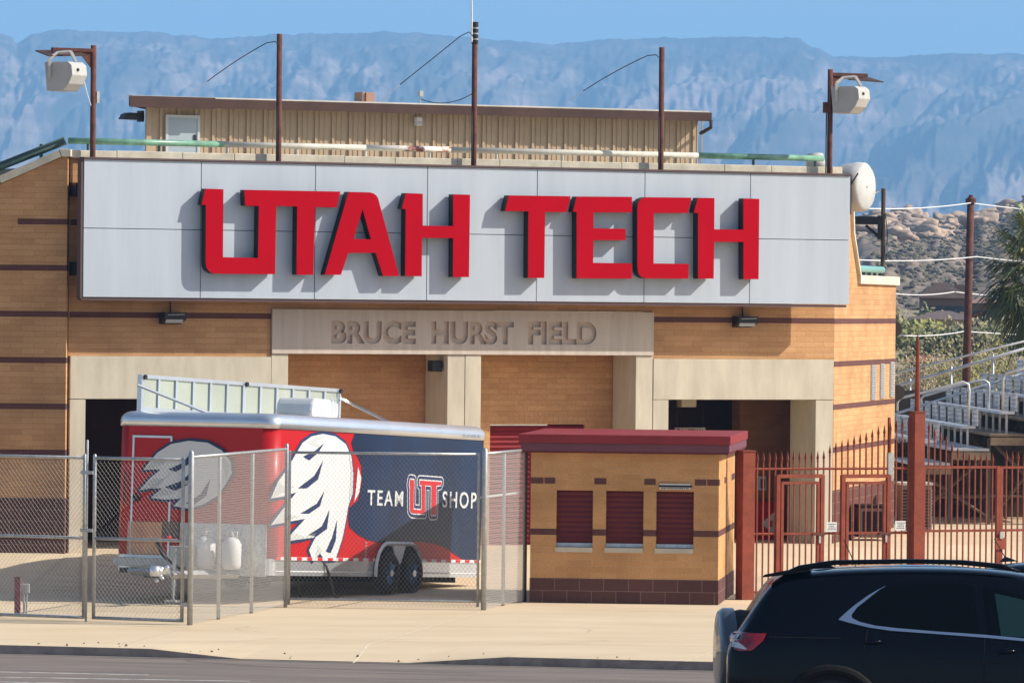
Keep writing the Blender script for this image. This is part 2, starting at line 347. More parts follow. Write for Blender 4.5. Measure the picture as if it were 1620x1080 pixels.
for i in range(nx - 1):
    a = CURB.M @ Vector((xs[i], -0.02, 0)); b = CURB.M @ Vector((xs[i + 1], -0.02, 0)); a2 = CURB.M @ Vector((xs[i], 0, 0)); b2 = CURB.M @ Vector((xs[i + 1], 0, 0))
    za, zb = cutz(xs[i]) - 0.003, cutz(xs[i + 1]) - 0.003
    c.add([(a.x, a.y, -0.3), (b.x, b.y, -0.3), (b.x, b.y, zb), (a.x, a.y, za), (a2.x, a2.y, za), (b2.x, b2.y, zb)], [(0, 1, 2, 3), (3, 2, 5, 4)])
c.build("curb", M_curb, kind="structure")
r_ = MB(); vs = []
for yy in (0.05, -0.5, -3, -8, -20, -90):
    for xx in (-60, -30, -10, 0, 10, 20, 40, 70):
        p = CURB.M @ Vector((xx, yy, road_z(yy))); vs.append(p)
r_.add(vs, [(j * 8 + i, (j + 1) * 8 + i, (j + 1) * 8 + i + 1, j * 8 + i + 1) for j in range(5) for i in range(7)])
r_.build("road", M_road, kind="structure")
ln = MB()
for px0, py0, px1, py1 in ((-60, 1061.5, 235, 1067.5), (-60, 1070, 395, 1077.5), (-60, 1077.5, 130, 1081)):
    o = CURB.I
    def road_hit(px, py):
        d = ray(px, py)
        lo, hi = 30.0, 100.0
        for _ in range(40):
            mid = (lo + hi) / 2; p = CAM + d * (mid / d.y); q = CURB.I @ p
            if p.z > road_z(q.y): lo = mid
            else: hi = mid
        return CAM + d * (lo / d.y)
    a, b = road_hit(px0, py0), road_hit(px1, py1); n = (b - a).cross(Vector((0, 0, 1))).normalized() * 0.05
    up = Vector((0, 0, 0.006))
    ln.add([a - n + up, b - n + up, b + n + up, a + n + up], [(0, 1, 2, 3)])
ln.build("road_line", M_line, kind="structure")
jt = MB(); jd = MB()
def strip(mb, pts, wd, dz=0.004):
    for (a, b) in zip(pts[:-1], pts[1:]):
        n = (b - a).cross(Vector((0, 0, 1))).normalized() * wd; N = 8
        for k in range(N):
            p = a.lerp(b, k / N); q = a.lerp(b, (k + 1) / N)
            P = lambda v: (v.x, v.y, ground(v.x, v.y) + dz)
            mb.add([P(p - n), P(q - n), P(q + n), P(p + n)], [(0, 1, 2, 3)])
def ground(x, y):
    q = CURB.I @ Vector((x, y, 0)); return hz(x, y) + cutz(q.x) * max(0, 1 - max(q.y, 0) / 1.8)
G = lambda px, py: onz(px, py, 0.0)
strip(jt, [G(548, 1042), G(585, 1018), G(640, 1003), G(700, 985), G(765, 968)], 0.014)
strip(jt, [G(1085, 1046), G(1180, 1010), G(1300, 972)], 0.012)
strip(jt, [G(195, 1018), G(290, 993)], 0.012)
strip(jd, [G(-30, 955), G(310, 952)], 0.012); strip(jd, [G(-30, 984), G(150, 988), G(300, 992)], 0.012)
strip(jd, [G(840, 963), G(1130, 969)], 0.010); strip(jd, [G(500, 1012), G(1110, 1022)], 0.006)
rc = random.Random(11)
def crack(px, py, ang, n, wd, mb):
    p = G(px, py); pts = [p]
    for _ in range(n): ang += rc.gauss(0, .35); p = p + Vector((math.cos(ang), math.sin(ang), 0)) * rc.uniform(.12, .4); pts.append(p)
    for a, b in zip(pts[:-1], pts[1:]): strip(mb, [a, b], wd)
for c_ in ((420, 1000, 2.6, 12), (700, 1020, 0.3, 14), (930, 1000, 1.2, 12), (1010, 1035, 2.9, 10), (80, 965, .2, 16), (600, 985, 3.0, 9), (340, 1015, .6, 9), (1080, 990, 2.5, 10)): crack(*c_, .0045, jd)
jt.build("pavement_joint", M_joint, kind="structure"); jd.build("pavement_seam", M_jointd, kind="structure")
d_ = MB(); d_.add([(-11000, -110, -0.6), (11000, -110, -0.6), (11000, 13500, -0.6), (-11000, 13500, -0.6)], [(0, 1, 2, 3)])
d_.build("ground", M_desert, kind="structure")
cr_ = MB(); rc2 = random.Random(5)
for k in range(7):                        # sealed cracks in the asphalt
    p = road_hit(rc2.uniform(-50, 1150), rc2.uniform(1053, 1079)); a = rc2.choice((0, math.pi)) + CA + rc2.uniform(-.1, .1)
    for _ in range(18):
        a += rc2.gauss(0, .12); q_ = p + Vector((math.cos(a), math.sin(a), 0)) * rc2.uniform(.15, .5)
        P_ = lambda v: (v.x, v.y, road_z((CURB.I @ Vector((v.x, v.y, 0))).y) + .005)
        n = (q_ - p).cross(Vector((0, 0, 1))).normalized() * .02
        cr_.add([P_(p - n), P_(q_ - n), P_(q_ + n), P_(p + n)], [(0, 1, 2, 3)]); p = q_
cr_.build("road_crack", mat("tar", (.07, .06, .055), .8), kind="structure")
gt = MB()
for i in range(nx - 1):                   # gutter pan along the kerb
    vsg = [CURB.M @ Vector((xs[i], -.021, road_z(0) + .004)), CURB.M @ Vector((xs[i + 1], -.021, road_z(0) + .004)), CURB.M @ Vector((xs[i + 1], -.45, road_z(-.45) + .004)), CURB.M @ Vector((xs[i], -.45, road_z(-.45) + .004))]
    gt.add(vsg, [(3, 2, 1, 0)])
gt.build("gutter", mat("gutter_concrete", (.27, .235, .20), .95, col2=(.17, .145, .125), vscale=2.5, stretch=(.4, 2, 1), spec=.05), kind="structure")
db = MB(); rc3 = random.Random(8)
for k in range(60):
    p = CURB.M @ Vector((rc3.uniform(-6, 16), abs(rc3.gauss(0, .8)) * .6 + .05, 0)); x_, y_ = p.x, p.y; z_ = ground(x_, y_); r0 = rc3.uniform(.008, .025)
    db.blob((x_, y_, z_ + r0 * .3), r0, 1, .4)
db.build("grit", M_dirtdark, kind="stuff", label="scattered leaf bits and grit along the kerb and pavement", category="debris")
# the grounds beyond the paved yard (a low plain towards the hills)
pl = MB(); NX, NY = 60, 50
for j in range(NY + 1):
    Y = 134 + (4900 - 134) * (j / NY) ** 2.2
    for i in range(NX + 1):
        X = (i / NX - 0.5) * (160 + Y * 0.7)
        z = 0.42 + (min(Y, 560) - 134) / 426 * 6 + 0.5 * noise.noise(Vector((X * 0.02, Y * 0.02, 0)))
        if j == 0: z = 0.36
        pl.v.append((X, Y, z))
for j in range(NY):
    for i in range(NX):
        a = j * (NX + 1) + i; pl.f.append((a, a + 1, a + NX + 2, a + NX + 1)); pl.m.append(0)
pl.build("plain", M_desert, smooth=True, kind="structure")

# ------------------------------------------------------------------ mesa and hills
RIM = [(-400, 66), (-60, 64), (0, 60), (12, 64), (22, 74), (48, 61), (90, 53), (150, 55), (230, 55), (280, 60), (340, 65), (400, 62), (440, 58), (540, 58), (600, 55), (650, 56),
       (700, 61), (790, 69), (870, 73), (900, 70), (960, 65), (1060, 62), (1180, 60), (1255, 64), (1285, 80), (1318, 94), (1400, 96), (1500, 91), (1620, 91), (2000, 96)]
def lerp_tab(T, x):
    if x <= T[0][0]: return T[0][1]
    for (a, b), (c2, d2) in zip(T[:-1], T[1:]):
        if x <= c2: t = (x - a) / (c2 - a); t = t * t * (3 - 2 * t); return b + (d2 - b) * t
    return T[-1][1]
ms = MB(); NXc, NR = 760, 130
for j in range(NR + 1):
    t = j / NR
    for i in range(NXc + 1):
        px = -300 + 2250 * i / NXc
        hy = lerp_tab(RIM, px) + 1.2 * noise.noise(Vector((px * 0.09, 0, 0))) + 1.0 * noise.noise(Vector((px * 0.4, 3, 0)))
        ztop = CAMZ + (485 + (px - 810) * ROLL - hy) / FPX * 7800
        # two tiers: lower pale cliffs, bench, dark upper slope
        zt = t
        prof = 0.62 * (t / 0.62) ** 1.5 if t < 0.62 else 0.62 + (t - 0.62)
        prof += 0.012 * math.sin(t * 46 + 2.0 * noise.noise(Vector((px * 0.004, t * 3, 6)))) * math.sin(math.pi * t)
        X = (px - 810) / FPX * 3900
        u = X * 0.006
        skew = (1 - t) * 2.2 + 0.5 * noise.noise(Vector((u * .7, t * 2, 3)))
        rg = 1 - abs(noise.noise(Vector((u * 1.4 + skew, t * 1.0, 5)))) * 2
        rg2 = 1 - abs(noise.noise(Vector((u * 4.5 + skew * 2.5, t * 2.2, 9)))) * 2
        rg3 = noise.noise(Vector((u * 14 + skew * 5, t * 10, 2)))
        rg4 = noise.noise(Vector((u * 40, t * 30, 8)))
        env = math.sin(math.pi * min(1, t * 0.97)) ** 0.7
        D = 2 * (2500 + 1400 * t - env * (rg * 200 + rg2 * 34 + rg3 * 9 + rg4 * 2.5))
        big = noise.noise(Vector((u * 0.8, 1, 7)))
        z = 2 + (ztop - 2) * (prof + 0.06 * big * env) + env * 2 * (rg3 * 5 + rg4 * 2.5)
        X2 = (px - 810) / FPX * D
        ms.v.append((X2, D, z))
for i in range(NXc + 1):
    v = ms.v[NR * (NXc + 1) + i]; ms.v.append((v[0] * 1.4, v[1] + 3000, v[2] - 5))
for j in range(NR + 1):
    for i in range(NXc):
        a = j * (NXc + 1) + i; ms.f.append((a, a + 1, a + NXc + 2, a + NXc + 1)); ms.m.append(0)
ms.build("mesa", M_mesa, smooth=True, kind="structure")

HILL = [(1200, 372), (1340, 350), (1400, 341), (1440, 342), (1470, 356), (1500, 352), (1530, 357), (1560, 342), (1600, 330), (1640, 318), (1750, 300), (1900, 290)]
hl = MB(); HX, HR = 150, 70
def hill_pt(px, t):
    hy = lerp_tab(HILL, px); D = K * (330 + 330 * t)
    zt = CAMZ + (485 + (px - 810) * ROLL - hy) / FPX * 660 * K
    pr = t ** 0.9
    z = 5 + (zt - 5) * pr
    z += (1.3 * noise.noise(Vector((px * 0.02, t * 5, 1))) + 0.7 * noise.noise(Vector((px * 0.07, t * 14, 4)))) * (0.3 + 0.7 * math.sin(math.pi * min(t, 0.93)))
    return Vector(((px - 810) / FPX * D, D, z))
for j in range(HR + 1):
    for i in range(HX + 1): hl.v.append(tuple(hill_pt(1180 + 800 * i / HX, j / HR)))
for i in range(HX + 1): v = hl.v[HR * (HX + 1) + i]; hl.v.append((v[0], v[1] + 120, v[2] - 18))
for j in range(HR + 1):
    for i in range(HX):
        a = j * (HX + 1) + i; hl.f.append((a, a + 1, a + HX + 2, a + HX + 1)); hl.m.append(0)
hl.build("hill", M_hill, smooth=True, kind="structure")
rk = MB()
for k in range(420):
    q = random.random()
    if q < 0.62: px = random.gauss(1432, 34); t = min(1.0, max(0.5, random.gauss(0.82, 0.13)))
    elif q < 0.75: px = random.uniform(1475, 1525); t = random.uniform(0.86, 1.0)
    else: px = random.uniform(1540, 1640); t = random.uniform(0.84, 1.0)
    p = hill_pt(px, t); r = random.uniform(0.3, 1.0) * (1.9 if random.random() < 0.12 else 1)
    rk.blob((p.x, p.y, p.z + r * 0.1), r, 3, 0.6, 0, (1.35, 1.2, 0.75))
rk.build("rock_outcrop", M_rock, smooth=True, kind="structure")
sc_ = MB()
for k in range(2600):
    px = random.uniform(1380, 1700); t = random.random() ** 0.8
    p = hill_pt(px, t); r = random.uniform(0.10, 0.36)
    sc_.blob((p.x, p.y, p.z + r * 0.3), r, 1, 0.4, 0, (1.3, 1, 0.8))
sc_.build("scrub", M_scrub, kind="stuff", label="low grey green desert bushes dotted over the rocky hillside", category="scrub")

# ------------------------------------------------------------------ main building
BLD = thing("stadium_building", "ochre brick stadium front with plum bands, pale concrete beams and columns under the big sign", "building", FAC)
def band_z(k): return None
ZC = 7.45                                # coping top
lw = [FAC.hit(108, y) for y in (562, 630)]
ZL1 = FAC.hit(300, 563.5)[1]; ZL0 = FAC.hit(300, 631)[1]        # lintel top / bottom
ZB1 = FAC.hit(730, 491)[1]; ZB0 = FAC.hit(730, 560.5)[1]        # name beam top / bottom
U = lambda px, py=600, y=0: FAC.hit(px, py, y)[0]
uA, uB, uC, uD, uE = U(428), U(455), U(1005), U(1032), U(1057)
uL = U(135); uK0, uK1 = U(707), U(760); uR = U(1290); uRm = U(1260)
PL = 0.45
mb = MB()                                 # upper brickwork, around the name beam
mb.box(0, uA, 0, 0.35, ZL1, ZC - 0.14); mb.box(uD, FLEN, 0, 0.35, ZL1, ZC - 0.14); mb.box(uA, uD, 0, 0.35, ZB1, ZC - 0.14)
zb = FAC.hit(300, 499)[1]
for kz in (0, 1, 2):
    z1 = zb + 0.05 + 0.8 * kz
    if kz == 0: mb.box(0.02, uA - 0.002, -0.004, 0.05, z1 - 0.1, z1, 1); mb.box(uD + 0.002, FLEN, -0.004, 0.05, z1 - 0.1, z1, 1)
    else: mb.box(0.02, FLEN, -0.004, 0.05, z1 - 0.1, z1, 1)
mb.build("brick_wall", [M_brick, M_bandb], BLD)
# recessed wall behind the columns
RC = .92
mb = MB(); uS0, uS1 = U(775, 700, RC), U(925, 700, RC); zS = FAC.hit(850, 671, RC)[1]
mb.box(uA, uS0, RC, RC + 0.3, 0.2, ZB0 + 0.3); mb.box(uS1, uD + 0.6, RC, RC + 0.3, 0.2, ZB0 + 0.3); mb.box(uS0, uS1, RC, RC + 0.3, zS, ZB0 + 0.3)
for i in range(int((uS1 - uS0 + 1.0) / 0.1)):        # soldier course over the shutter
    x = uS0 - 0.5 + i * 0.1; mb.box(x + 0.004, x + 0.096, RC - 0.004, RC + 0.05, zS + 0.003, zS + 0.2)
mb.build("recess_wall", M_brick, BLD)
mb = MB(); n = int((zS - 0.2) / 0.09)
for i in range(n): mb.prism([(uS0 + .01, 0), (uS1 - .01, 0), (uS1 - .01, 1), (uS0 + .01, 1)], 0, 0.01) if False else mb.add(
    [(uS0 + .01, RC + .06, .2 + i * .09), (uS1 - .01, RC + .06, .2 + i * .09), (uS1 - .01, RC + .03, .2 + i * .09 + .05), (uS0 + .01, RC + .03, .2 + i * .09 + .05), (uS1 - .01, RC + .06, .2 + i * .09 + .09), (uS0 + .01, RC + .06, .2 + i * .09 + .09)],
    [(0, 1, 2, 3), (3, 2, 4, 5)])
mb.build("roll_shutter", M_shdoor, BLD)
def part(name, m_, *boxes, bevel=0.008, **k):
    b = MB()
    for q in boxes: b.box(*q)
    return b.build(name, m_, BLD, bevel=bevel, **k)
part("lintel", M_conc, (0.03, uA - 0.006, -0.03, 0.55, ZL0, ZL1 - 0.004))
part("lintel", M_conc, (uD + 0.006, FLEN - 0.02, -0.03, 0.55, ZL0, ZL1 - 0.004))
part("column", M_conc, (uA + 0.004, uB, -0.02, .87, 0.2, ZB0 - 0.006))
part("column", M_conc, (uK0, U(734.5) - .004, -0.02, .87, 0.2, ZB0 - 0.006), (U(734.5) + .004, uK1, -0.024, .865, 0.2, ZB0 - 0.008))
part("column", M_conc, (uC, uD - 0.004, -0.02, .87, 0.2, ZB0 - 0.006))
part("column", M_conc, (uD + 0.004, uE, -0.026, .86, 0.2, ZL0 - 0.006))
part("column", M_conc, (uR, FLEN - 0.02, -0.02, .92, 0.2, ZL0 - 0.006))
part("column", M_conc, (0.03, uL, -0.02, 0.55, 0.2, ZL0 - 0.006))
# name beam with letters cut into it
bm_ = MB(); bm_.box(uA + .004, uD - .004, -0.05, 0.5, ZB0, ZB1 - 0.004)
beam = bm_.build("name_beam", [M_concs, M_letc], BLD)
tx = MB()
for word, a, b in (("BRUCE", 524, 658), ("HURST", 682, 813), ("FIELD", 835, 944)):
    x0, z0 = FAC.hit(a, 543.5 + (a - 524) * .004, -0.05); x1, z1 = FAC.hit(b, 507.5 + (b - 524) * .004, -0.05)
    text(tx, word, x0, x1, z0, z1, -0.075, -0.005, bold=0.05, space=1.04)
cut = tx.build("cutter", M_letc)
try:
    put(cut, FAC); cut.parent = BLD; cut.matrix_world = FAC.M
    bo = beam.modifiers.new("b", 'BOOLEAN'); bo.object = cut; bo.operation = 'DIFFERENCE'; bo.solver = 'EXACT'; bo.use_self = True; bo.material_mode = 'TRANSFER'
    dg = bpy.context.evaluated_depsgraph_get(); dg.update()
    me = bpy.data.meshes.new_from_object(beam.evaluated_get(dg)); beam.modifiers.clear()
    ok = len(me.vertices) > 200
    print("BOOL", len(me.vertices))
    if ok: beam.data = me
except Exception as e: print("bool failed", e); ok = False
if ok: bpy.data.objects.remove(cut)
else:
    cut.parent = BLD; cut.matrix_world = FAC.M; cut.name = "engraved_lettering"
# coping: stones with gaps
cp = MB(); x = 0.0
while x < FLEN + 0.05:
    L = random.choice((0.85, 1.0, 1.25, 1.3)); x1 = min(x + L, FLEN + 0.1)
    cp.box(x + 0.006, x1, -0.07, 0.42, ZC - 0.14, ZC + random.uniform(-.006, .006)); x = x1
cp.build("coping", M_cap, BLD, bevel=0.01)
# interior behind the openings, rear walls and roof
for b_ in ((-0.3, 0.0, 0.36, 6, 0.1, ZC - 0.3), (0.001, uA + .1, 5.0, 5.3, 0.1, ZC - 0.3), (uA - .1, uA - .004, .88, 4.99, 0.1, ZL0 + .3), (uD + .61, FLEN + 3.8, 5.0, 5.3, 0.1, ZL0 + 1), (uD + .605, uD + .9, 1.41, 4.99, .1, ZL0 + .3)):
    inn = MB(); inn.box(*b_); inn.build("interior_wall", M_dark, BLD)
U2 = lambda px, y: FAC.hit(px, 700, y)[0]
w2 = MB(); w2.box(U2(1170, 2.2), FLEN + 1.55, 2.2, 2.5, 0.1, ZL0 + .4); w2.build("entry_wall", brick("shaded_brick", (0.26, 0.12, 0.055), (0.22, 0.10, 0.045), (0.2, 0.1, 0.05)), BLD)  # ochre brick darkened in its colour for the entrance's shade
sl = MB(); sl.box(0.0, uA, .56, 5.2, ZL0 + .01, ZL0 + .15)
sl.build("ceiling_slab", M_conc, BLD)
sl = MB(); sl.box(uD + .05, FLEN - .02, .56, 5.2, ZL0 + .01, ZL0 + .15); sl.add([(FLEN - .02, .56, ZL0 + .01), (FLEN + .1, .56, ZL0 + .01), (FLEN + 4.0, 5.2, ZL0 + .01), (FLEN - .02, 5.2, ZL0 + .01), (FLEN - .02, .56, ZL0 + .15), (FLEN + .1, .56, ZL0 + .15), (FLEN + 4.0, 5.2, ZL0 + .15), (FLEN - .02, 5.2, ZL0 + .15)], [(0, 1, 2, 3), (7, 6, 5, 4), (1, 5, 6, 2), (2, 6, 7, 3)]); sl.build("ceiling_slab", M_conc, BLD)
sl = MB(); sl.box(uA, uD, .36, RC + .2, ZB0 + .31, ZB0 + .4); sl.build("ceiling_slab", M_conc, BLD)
rf = MB(); rf.box(-0.3, FLEN, 0.36, 9.0, ZC - 0.45, ZC - 0.3); rf.box(-0.3, FLEN, 8.7, 9, 0.1, ZC - .46); rf.build("roof", M_roofw, BLD)
# things in the right-hand entrance
def fpoly(px0, py0, px1, py1, y): a = FAC.hit(px0, py0, y); b = FAC.hit(px1, py1, y); return a[0], b[0], b[1], a[1]
x0, x1, z0, z1 = fpoly(1192, 793, 1223, 858, 2.0)
q = MB(); q.box(x0, x1 + .1, 1.9, 2.15, PL, z1); e = MB()
cab = q.build("red_cabinet", mat("cabinet_red", (0.42, 0.01, 0.02), 0.5), bevel=0.01, label="red board with white triangle mark leaning inside the right entrance behind the fence", category="board")
cab.matrix_world = FAC.M
cx, cz = (x0 + x1) / 2 + .12, (z0 + z1) / 2
fill(e, [[(cx - .22, cz - .02), (cx + .06, cz + .2), (cx + .06, cz - .24)], [(cx - .04, cz + .02), (cx - .04, cz - .07), (cx + .02, cz - .09), (cx + .02, cz + .05)]], 1.885, 1.899)
e.build("triangle_mark", M_gw, cab)
x0, x1, z0, z1 = fpoly(1202, 753, 1213, 775, 2.1)
q = MB(); q.box(x0, x1, 2.12, 2.19, z0, z1); q.box(x0 + .03, x1 - .03, 2.11, 2.12, z0 + .04, z1 - .05, 1)
nb = q.build("framed_notice", [mat("pale_blue_frame", (0.38, 0.52, 0.62), 0.4), M_black], label="small pale blue framed notice on the shaded entrance wall behind the pickets", category="notice"); nb.matrix_world = FAC.M
x0, x1, z0, z1 = fpoly(1068, 676, 1116, 688, 2.0)
q = MB(); q.box(x0, x1, 2.0, 2.03, z0 - .1, z1); sg = q.build("hanging_sign", mat("dim_sign", (0.42, 0.40, 0.35), 0.7), bevel=.004, label="grey board lettered BASEBALL hanging in the dark right entrance", category="sign"); sg.matrix_world = FAC.M
q = MB(); text(q, "BASEBALL", x0 + .14, x1 - .03, z0 + .0, z1 - .03, 1.985, 1.998, bold=.01); q.build("lettering", M_seam, sg)
q = MB(); q.tube([(x0 + .07, 1.998, z1 - .07), (x0 + .07, 1.985, z1 - .07)], .05, 16); q.build("emblem", M_seam, sg)
for xx in (x0 + .05, x1 - .05):
    q = MB(); q.tube([(xx, 2.015, z1), (xx, 2.015, ZL0 + .01)], .006, 6); q.build("hanger", M_black, sg)
x0, x1, z0, z1 = fpoly(1070, 643, 1094, 651, 1.8)
q = MB(); q.box(x0, x1, 1.6, 1.8, ZL0 - .17, ZL0 + .008); cl = q.build("ceiling_lamp", mat("dim_lamp", (0.5, 0.46, 0.38), 0.6), bevel=.02, label="unlit pale ceiling lamp in the dark top of the right entrance", category="lamp"); cl.matrix_world = FAC.M

# left wing, facing the viewer
WX, WY = -7.70, 71.25 * K
WING = Frame((WX, WY, 0), R(-2))
wg = thing("brick_wing", "tall brick wing at the left edge with plum bands and a sloping stone coping", "building wing", WING)
Zw = lambda px, py: WING.hit(px, py)
xe = Zw(105, 500)[0]; xp, zp = Zw(100, 248); xl, zl = Zw(0, 292); sl_ = (zl - zp) / (xl - xp)
X_ = -8.0; zX = zp + sl_ * (X_ - xp)
mb = MB(); mb.prism([(X_, 0), (xe, 0), (xe, zp), (xp, zp), (X_, zX)], 0, 0.72)
for k in range(-1, 7):
    z1 = Zw(50, 350.5)[1] + 0.05 - 0.8 * k
    if k == 6: continue
    xr = xe + .002; xa = X_
    if k <= 0: xa = max(X_, xp + (z1 - zp) / sl_ + 0.05)
    if k == -1: continue
    mb.box(xa if k else max(xa, Zw(28, 350)[0]), xr, -0.004, 0.3, z1 - 0.1, z1, 1)
zbse = Zw(50, 787)[1]
mb.box(X_, xe + .003, -0.006, 0.3, 0.0, zbse, 2)
mb.build("brick_wall", [M_brick, M_bandb, M_base], wg)
mb = MB()
P0 = Vector((xp - 0.02, 0, zp)); dirv = Vector((X_ - xp, 0, zX - zp)).normalized(); nrm = Vector((-dirv.z, 0, dirv.x)); nrm = nrm if nrm.z > 0 else -nrm
d = 0
while d < 8:
    a = P0 + dirv * (d + .005); b = P0 + dirv * (d + 1.15); mb.prism([(a.x, a.z), (b.x, b.z), (b.x + nrm.x * .13, b.z + nrm.z * .13), (a.x + nrm.x * .13, a.z + nrm.z * .13)], -0.07, 0.6); d += 1.16
mb.prism([(xp - .02, zp), (xe + .06, zp), (xe + .06, zp + .13), (xp - .06, zp + .135)], -0.07, 0.85)
mb.build("coping", M_cap, wg, bevel=.01)
rl = MB(); a = Zw(100, 222); b_ = Zw(-60, 285)
rl.tube([(a[0], .3, a[1]), (b_[0] - 1.5, .3, b_[1] - .6)], .075, 10)
rl.tube([(Zw(100, 236)[0], .45, Zw(100, 236)[1]), (Zw(-60, 303)[0], .45, Zw(-60, 303)[1])], .03, 8)
r0 = rl.build("sloping_rail", M_dkgreen, smooth=True, label="dark green pipe rail sloping down along the left wing's coping", category="rail"); r0.matrix_world = WING.M
q = MB()
for px in (62, -20):
    a = Zw(px, 246 + (62 - px) * .38 - 8); q.tube([(a[0], .3, a[1] + .12), (a[0], .3, a[1] - .25)], .03, 8)
q.build("support", M_dkgreen, r0)

# receding right-hand wall
SO = FAC.W(FLEN, 0, 0); SE = at(1415, 700, 82.3)
sang = math.atan2(SE.y - SO.y, SE.x - SO.x); SLEN = math.hypot(SE.x - SO.x, SE.y - SO.y)
SW = Frame((SO.x, SO.y, 0), sang)
sw = thing("side_wall", "sunlit orange brick wall receding from the building's right corner, with plum bands", "wall", SW)
zlow = SW.hit(1380, 450)[1]
k1, zk1 = SW.hit(1357, 440)
mb = MB(); mb.prism([(0, 0), (SLEN, 0), (SLEN, zlow), (k1, zlow), (k1 - .9, ZC - 1.2), (k1 - 1.2, ZC - .14), (0, ZC - .14)], 0, 0.35)
for k in range(5):
    z1 = SW.hit(1324, 508)[1] + .05 - .8 * k
    if z1 > 1.3: mb.box(-0.003, SLEN + .002, -0.004, .3, z1 - .1, z1, 1)
zbs = SW.hit(1324, 776)[1]
mb.box(-0.004, SLEN + .003, -0.006, .3, 0, zbs, 2)
mb.build("brick_wall", [M_brick, M_bandb, M_base], sw)
mb = MB(); mb.box(k1 - .02, SLEN + .08, -.07, .45, zlow, zlow + .17)
mb.prism([(k1 - .06, zlow + .17), (k1 + .06, zlow + .17), (k1 - .84, ZC - 1.2), (k1 - 1.14, ZC - .14), (k1 - 1.24, ZC - .14), (k1 - .95, ZC - 1.2)], -.07, .45)
mb.build("coping", M_cap, sw, bevel=.01)
for pa, pb, ya, yb in ((1377.5, 1384, 577, 632), (1392, 1397.5, 575, 630), (1407.5, 1413, 572, 628)):
    x0, z1 = SW.hit(pa, ya); x1, z0 = SW.hit(pb, yb)
    v = MB(); v.box(x0, x1, -.02, .01, z0, z1)
    nn = 14
    for i in range(nn): zz = z0 + (z1 - z0) * i / nn; v.box(x0 + .03, x1 - .03, -.035, -.021, zz + .02, zz + (z1 - z0) / nn * .55, 1)
    v.build("wall_vent", [M_galv, M_white], sw)
rl = MB(); xx0 = SW.hit(1352, 425)[0] - 1; xx1 = SW.hit(1411, 426)[0]; zr = SW.hit(1390, 426)[1]
rl.tube([(xx0, .2, zr), (xx1, .2, zr)], .07, 10)
r1 = rl.build("top_rail", mat("teal_pipe", (0.20, 0.42, 0.36), 0.35), smooth=True, label="teal pipe rail on short dark posts above the receding side wall", category="rail"); r1.matrix_world = SW.M
for k in range(6):
    q = MB(); xx = xx1 - .25 - k * .75; q.box(xx - .03, xx + .03, .17, .23, zlow + .17, zr - .04); q.build("post", M_dkgreen, r1)
# meter box and conduit at the far end of the side wall
e = MB(); p = at(1412, 520, 84); e.tube([(p.x, p.y, p.z - 2.2), (p.x, p.y, p.z)], .03, 8)
el = e.build("electric_conduit", M_rust, smooth=True, label="electric meter and rusty conduit at the far end of the side wall", category="meter")
e = MB(); e.tube([(p.x + .02, p.y - .12, p.z), (p.x + .02, p.y + .12, p.z)], .17, 20); e.build("meter_dial", M_lattice, el)
e = MB(); e.tube([(p.x + .1, p.y - .12, p.z - 1.3), (p.x + .1, p.y + .12, p.z - 1.3)], .16, 20); e.build("lower_dial", M_lattice, el)

# ------------------------------------------------------------------ big sign
SY = -0.65
sx0, sx1 = FAC.hit(131.5, 400, SY)[0], FAC.hit(1344.5, 400, SY)[0]
sz1 = (FAC.hit(131, 252, SY)[1] + FAC.hit(1344, 277.5, SY)[1]) / 2; sz0 = (FAC.hit(131, 470, SY)[1] + FAC.hit(1344, 482, SY)[1]) / 2
sign = thing("lettered_sign", "wide silver panel sign with huge red raised letters on the building front", "sign", FAC)
szm = FAC.hit(740, 370.5, SY)[1]; szm = (sz0 + sz1) / 2 + (0.0)
q = MB(); q.box(sx0 + .02, sx1 - .02, SY + .03, SY + .16, sz0 + .02, sz1 - .02)
q.build("sign_box", M_trimp, sign, bevel=.01)
cuts = [sx0] + [FAC.hit(px, 300, SY)[0] for px in (318.3, 499, 676.3, 850, 1020.3, 1187.3)] + [sx1]
mcut = (FAC.hit(136, 362, SY)[1] + FAC.hit(1340, 379, SY)[1]) / 2
for i in range(7):
    for za, zb_ in ((sz0, mcut), (mcut, sz1)):
        q = MB(); q.box(cuts[i] + .007, cuts[i + 1] - .007, SY, SY + .026, za + .006, zb_ - .006); q.build("sign_panel", M_panel, sign, bevel=.003)
q = MB(); q.box(sx0 - .01, sx1 + .01, SY - .03, SY + .17, sz1 + .001, sz1 + .035); q.build("top_flashing", M_trimp, sign)
q = MB(); q.box(sx0 - .045, sx0 - .003, SY + .01, SY + .17, sz0 - .02, sz1); q.build("side_trim", M_trimp, sign)
q = MB(); q.box(sx0 - .02, sx1 - .05, SY + .02, SY + .17, sz0 - .05, sz0 - .004); q.build("bottom_trim", M_trimp, sign)
for px in (170, 500, 850, 1200):
    for zz in (sz0 + .35, sz1 - .5):
        xx = FAC.hit(px, 400, -.3)[0]; q = MB(); q.box(xx - .06, xx + .06, SY + .16, -.005, zz - .06, zz + .06); q.build("bracket", M_black, sign)
for yy in (300, 425):
    q = MB(); xx, zz = FAC.hit(119, yy, -.15); q.box(xx - .05, sx0 + .2, -.3, -.005, zz - .12, zz + .12); q.build("bracket", M_black, sign)
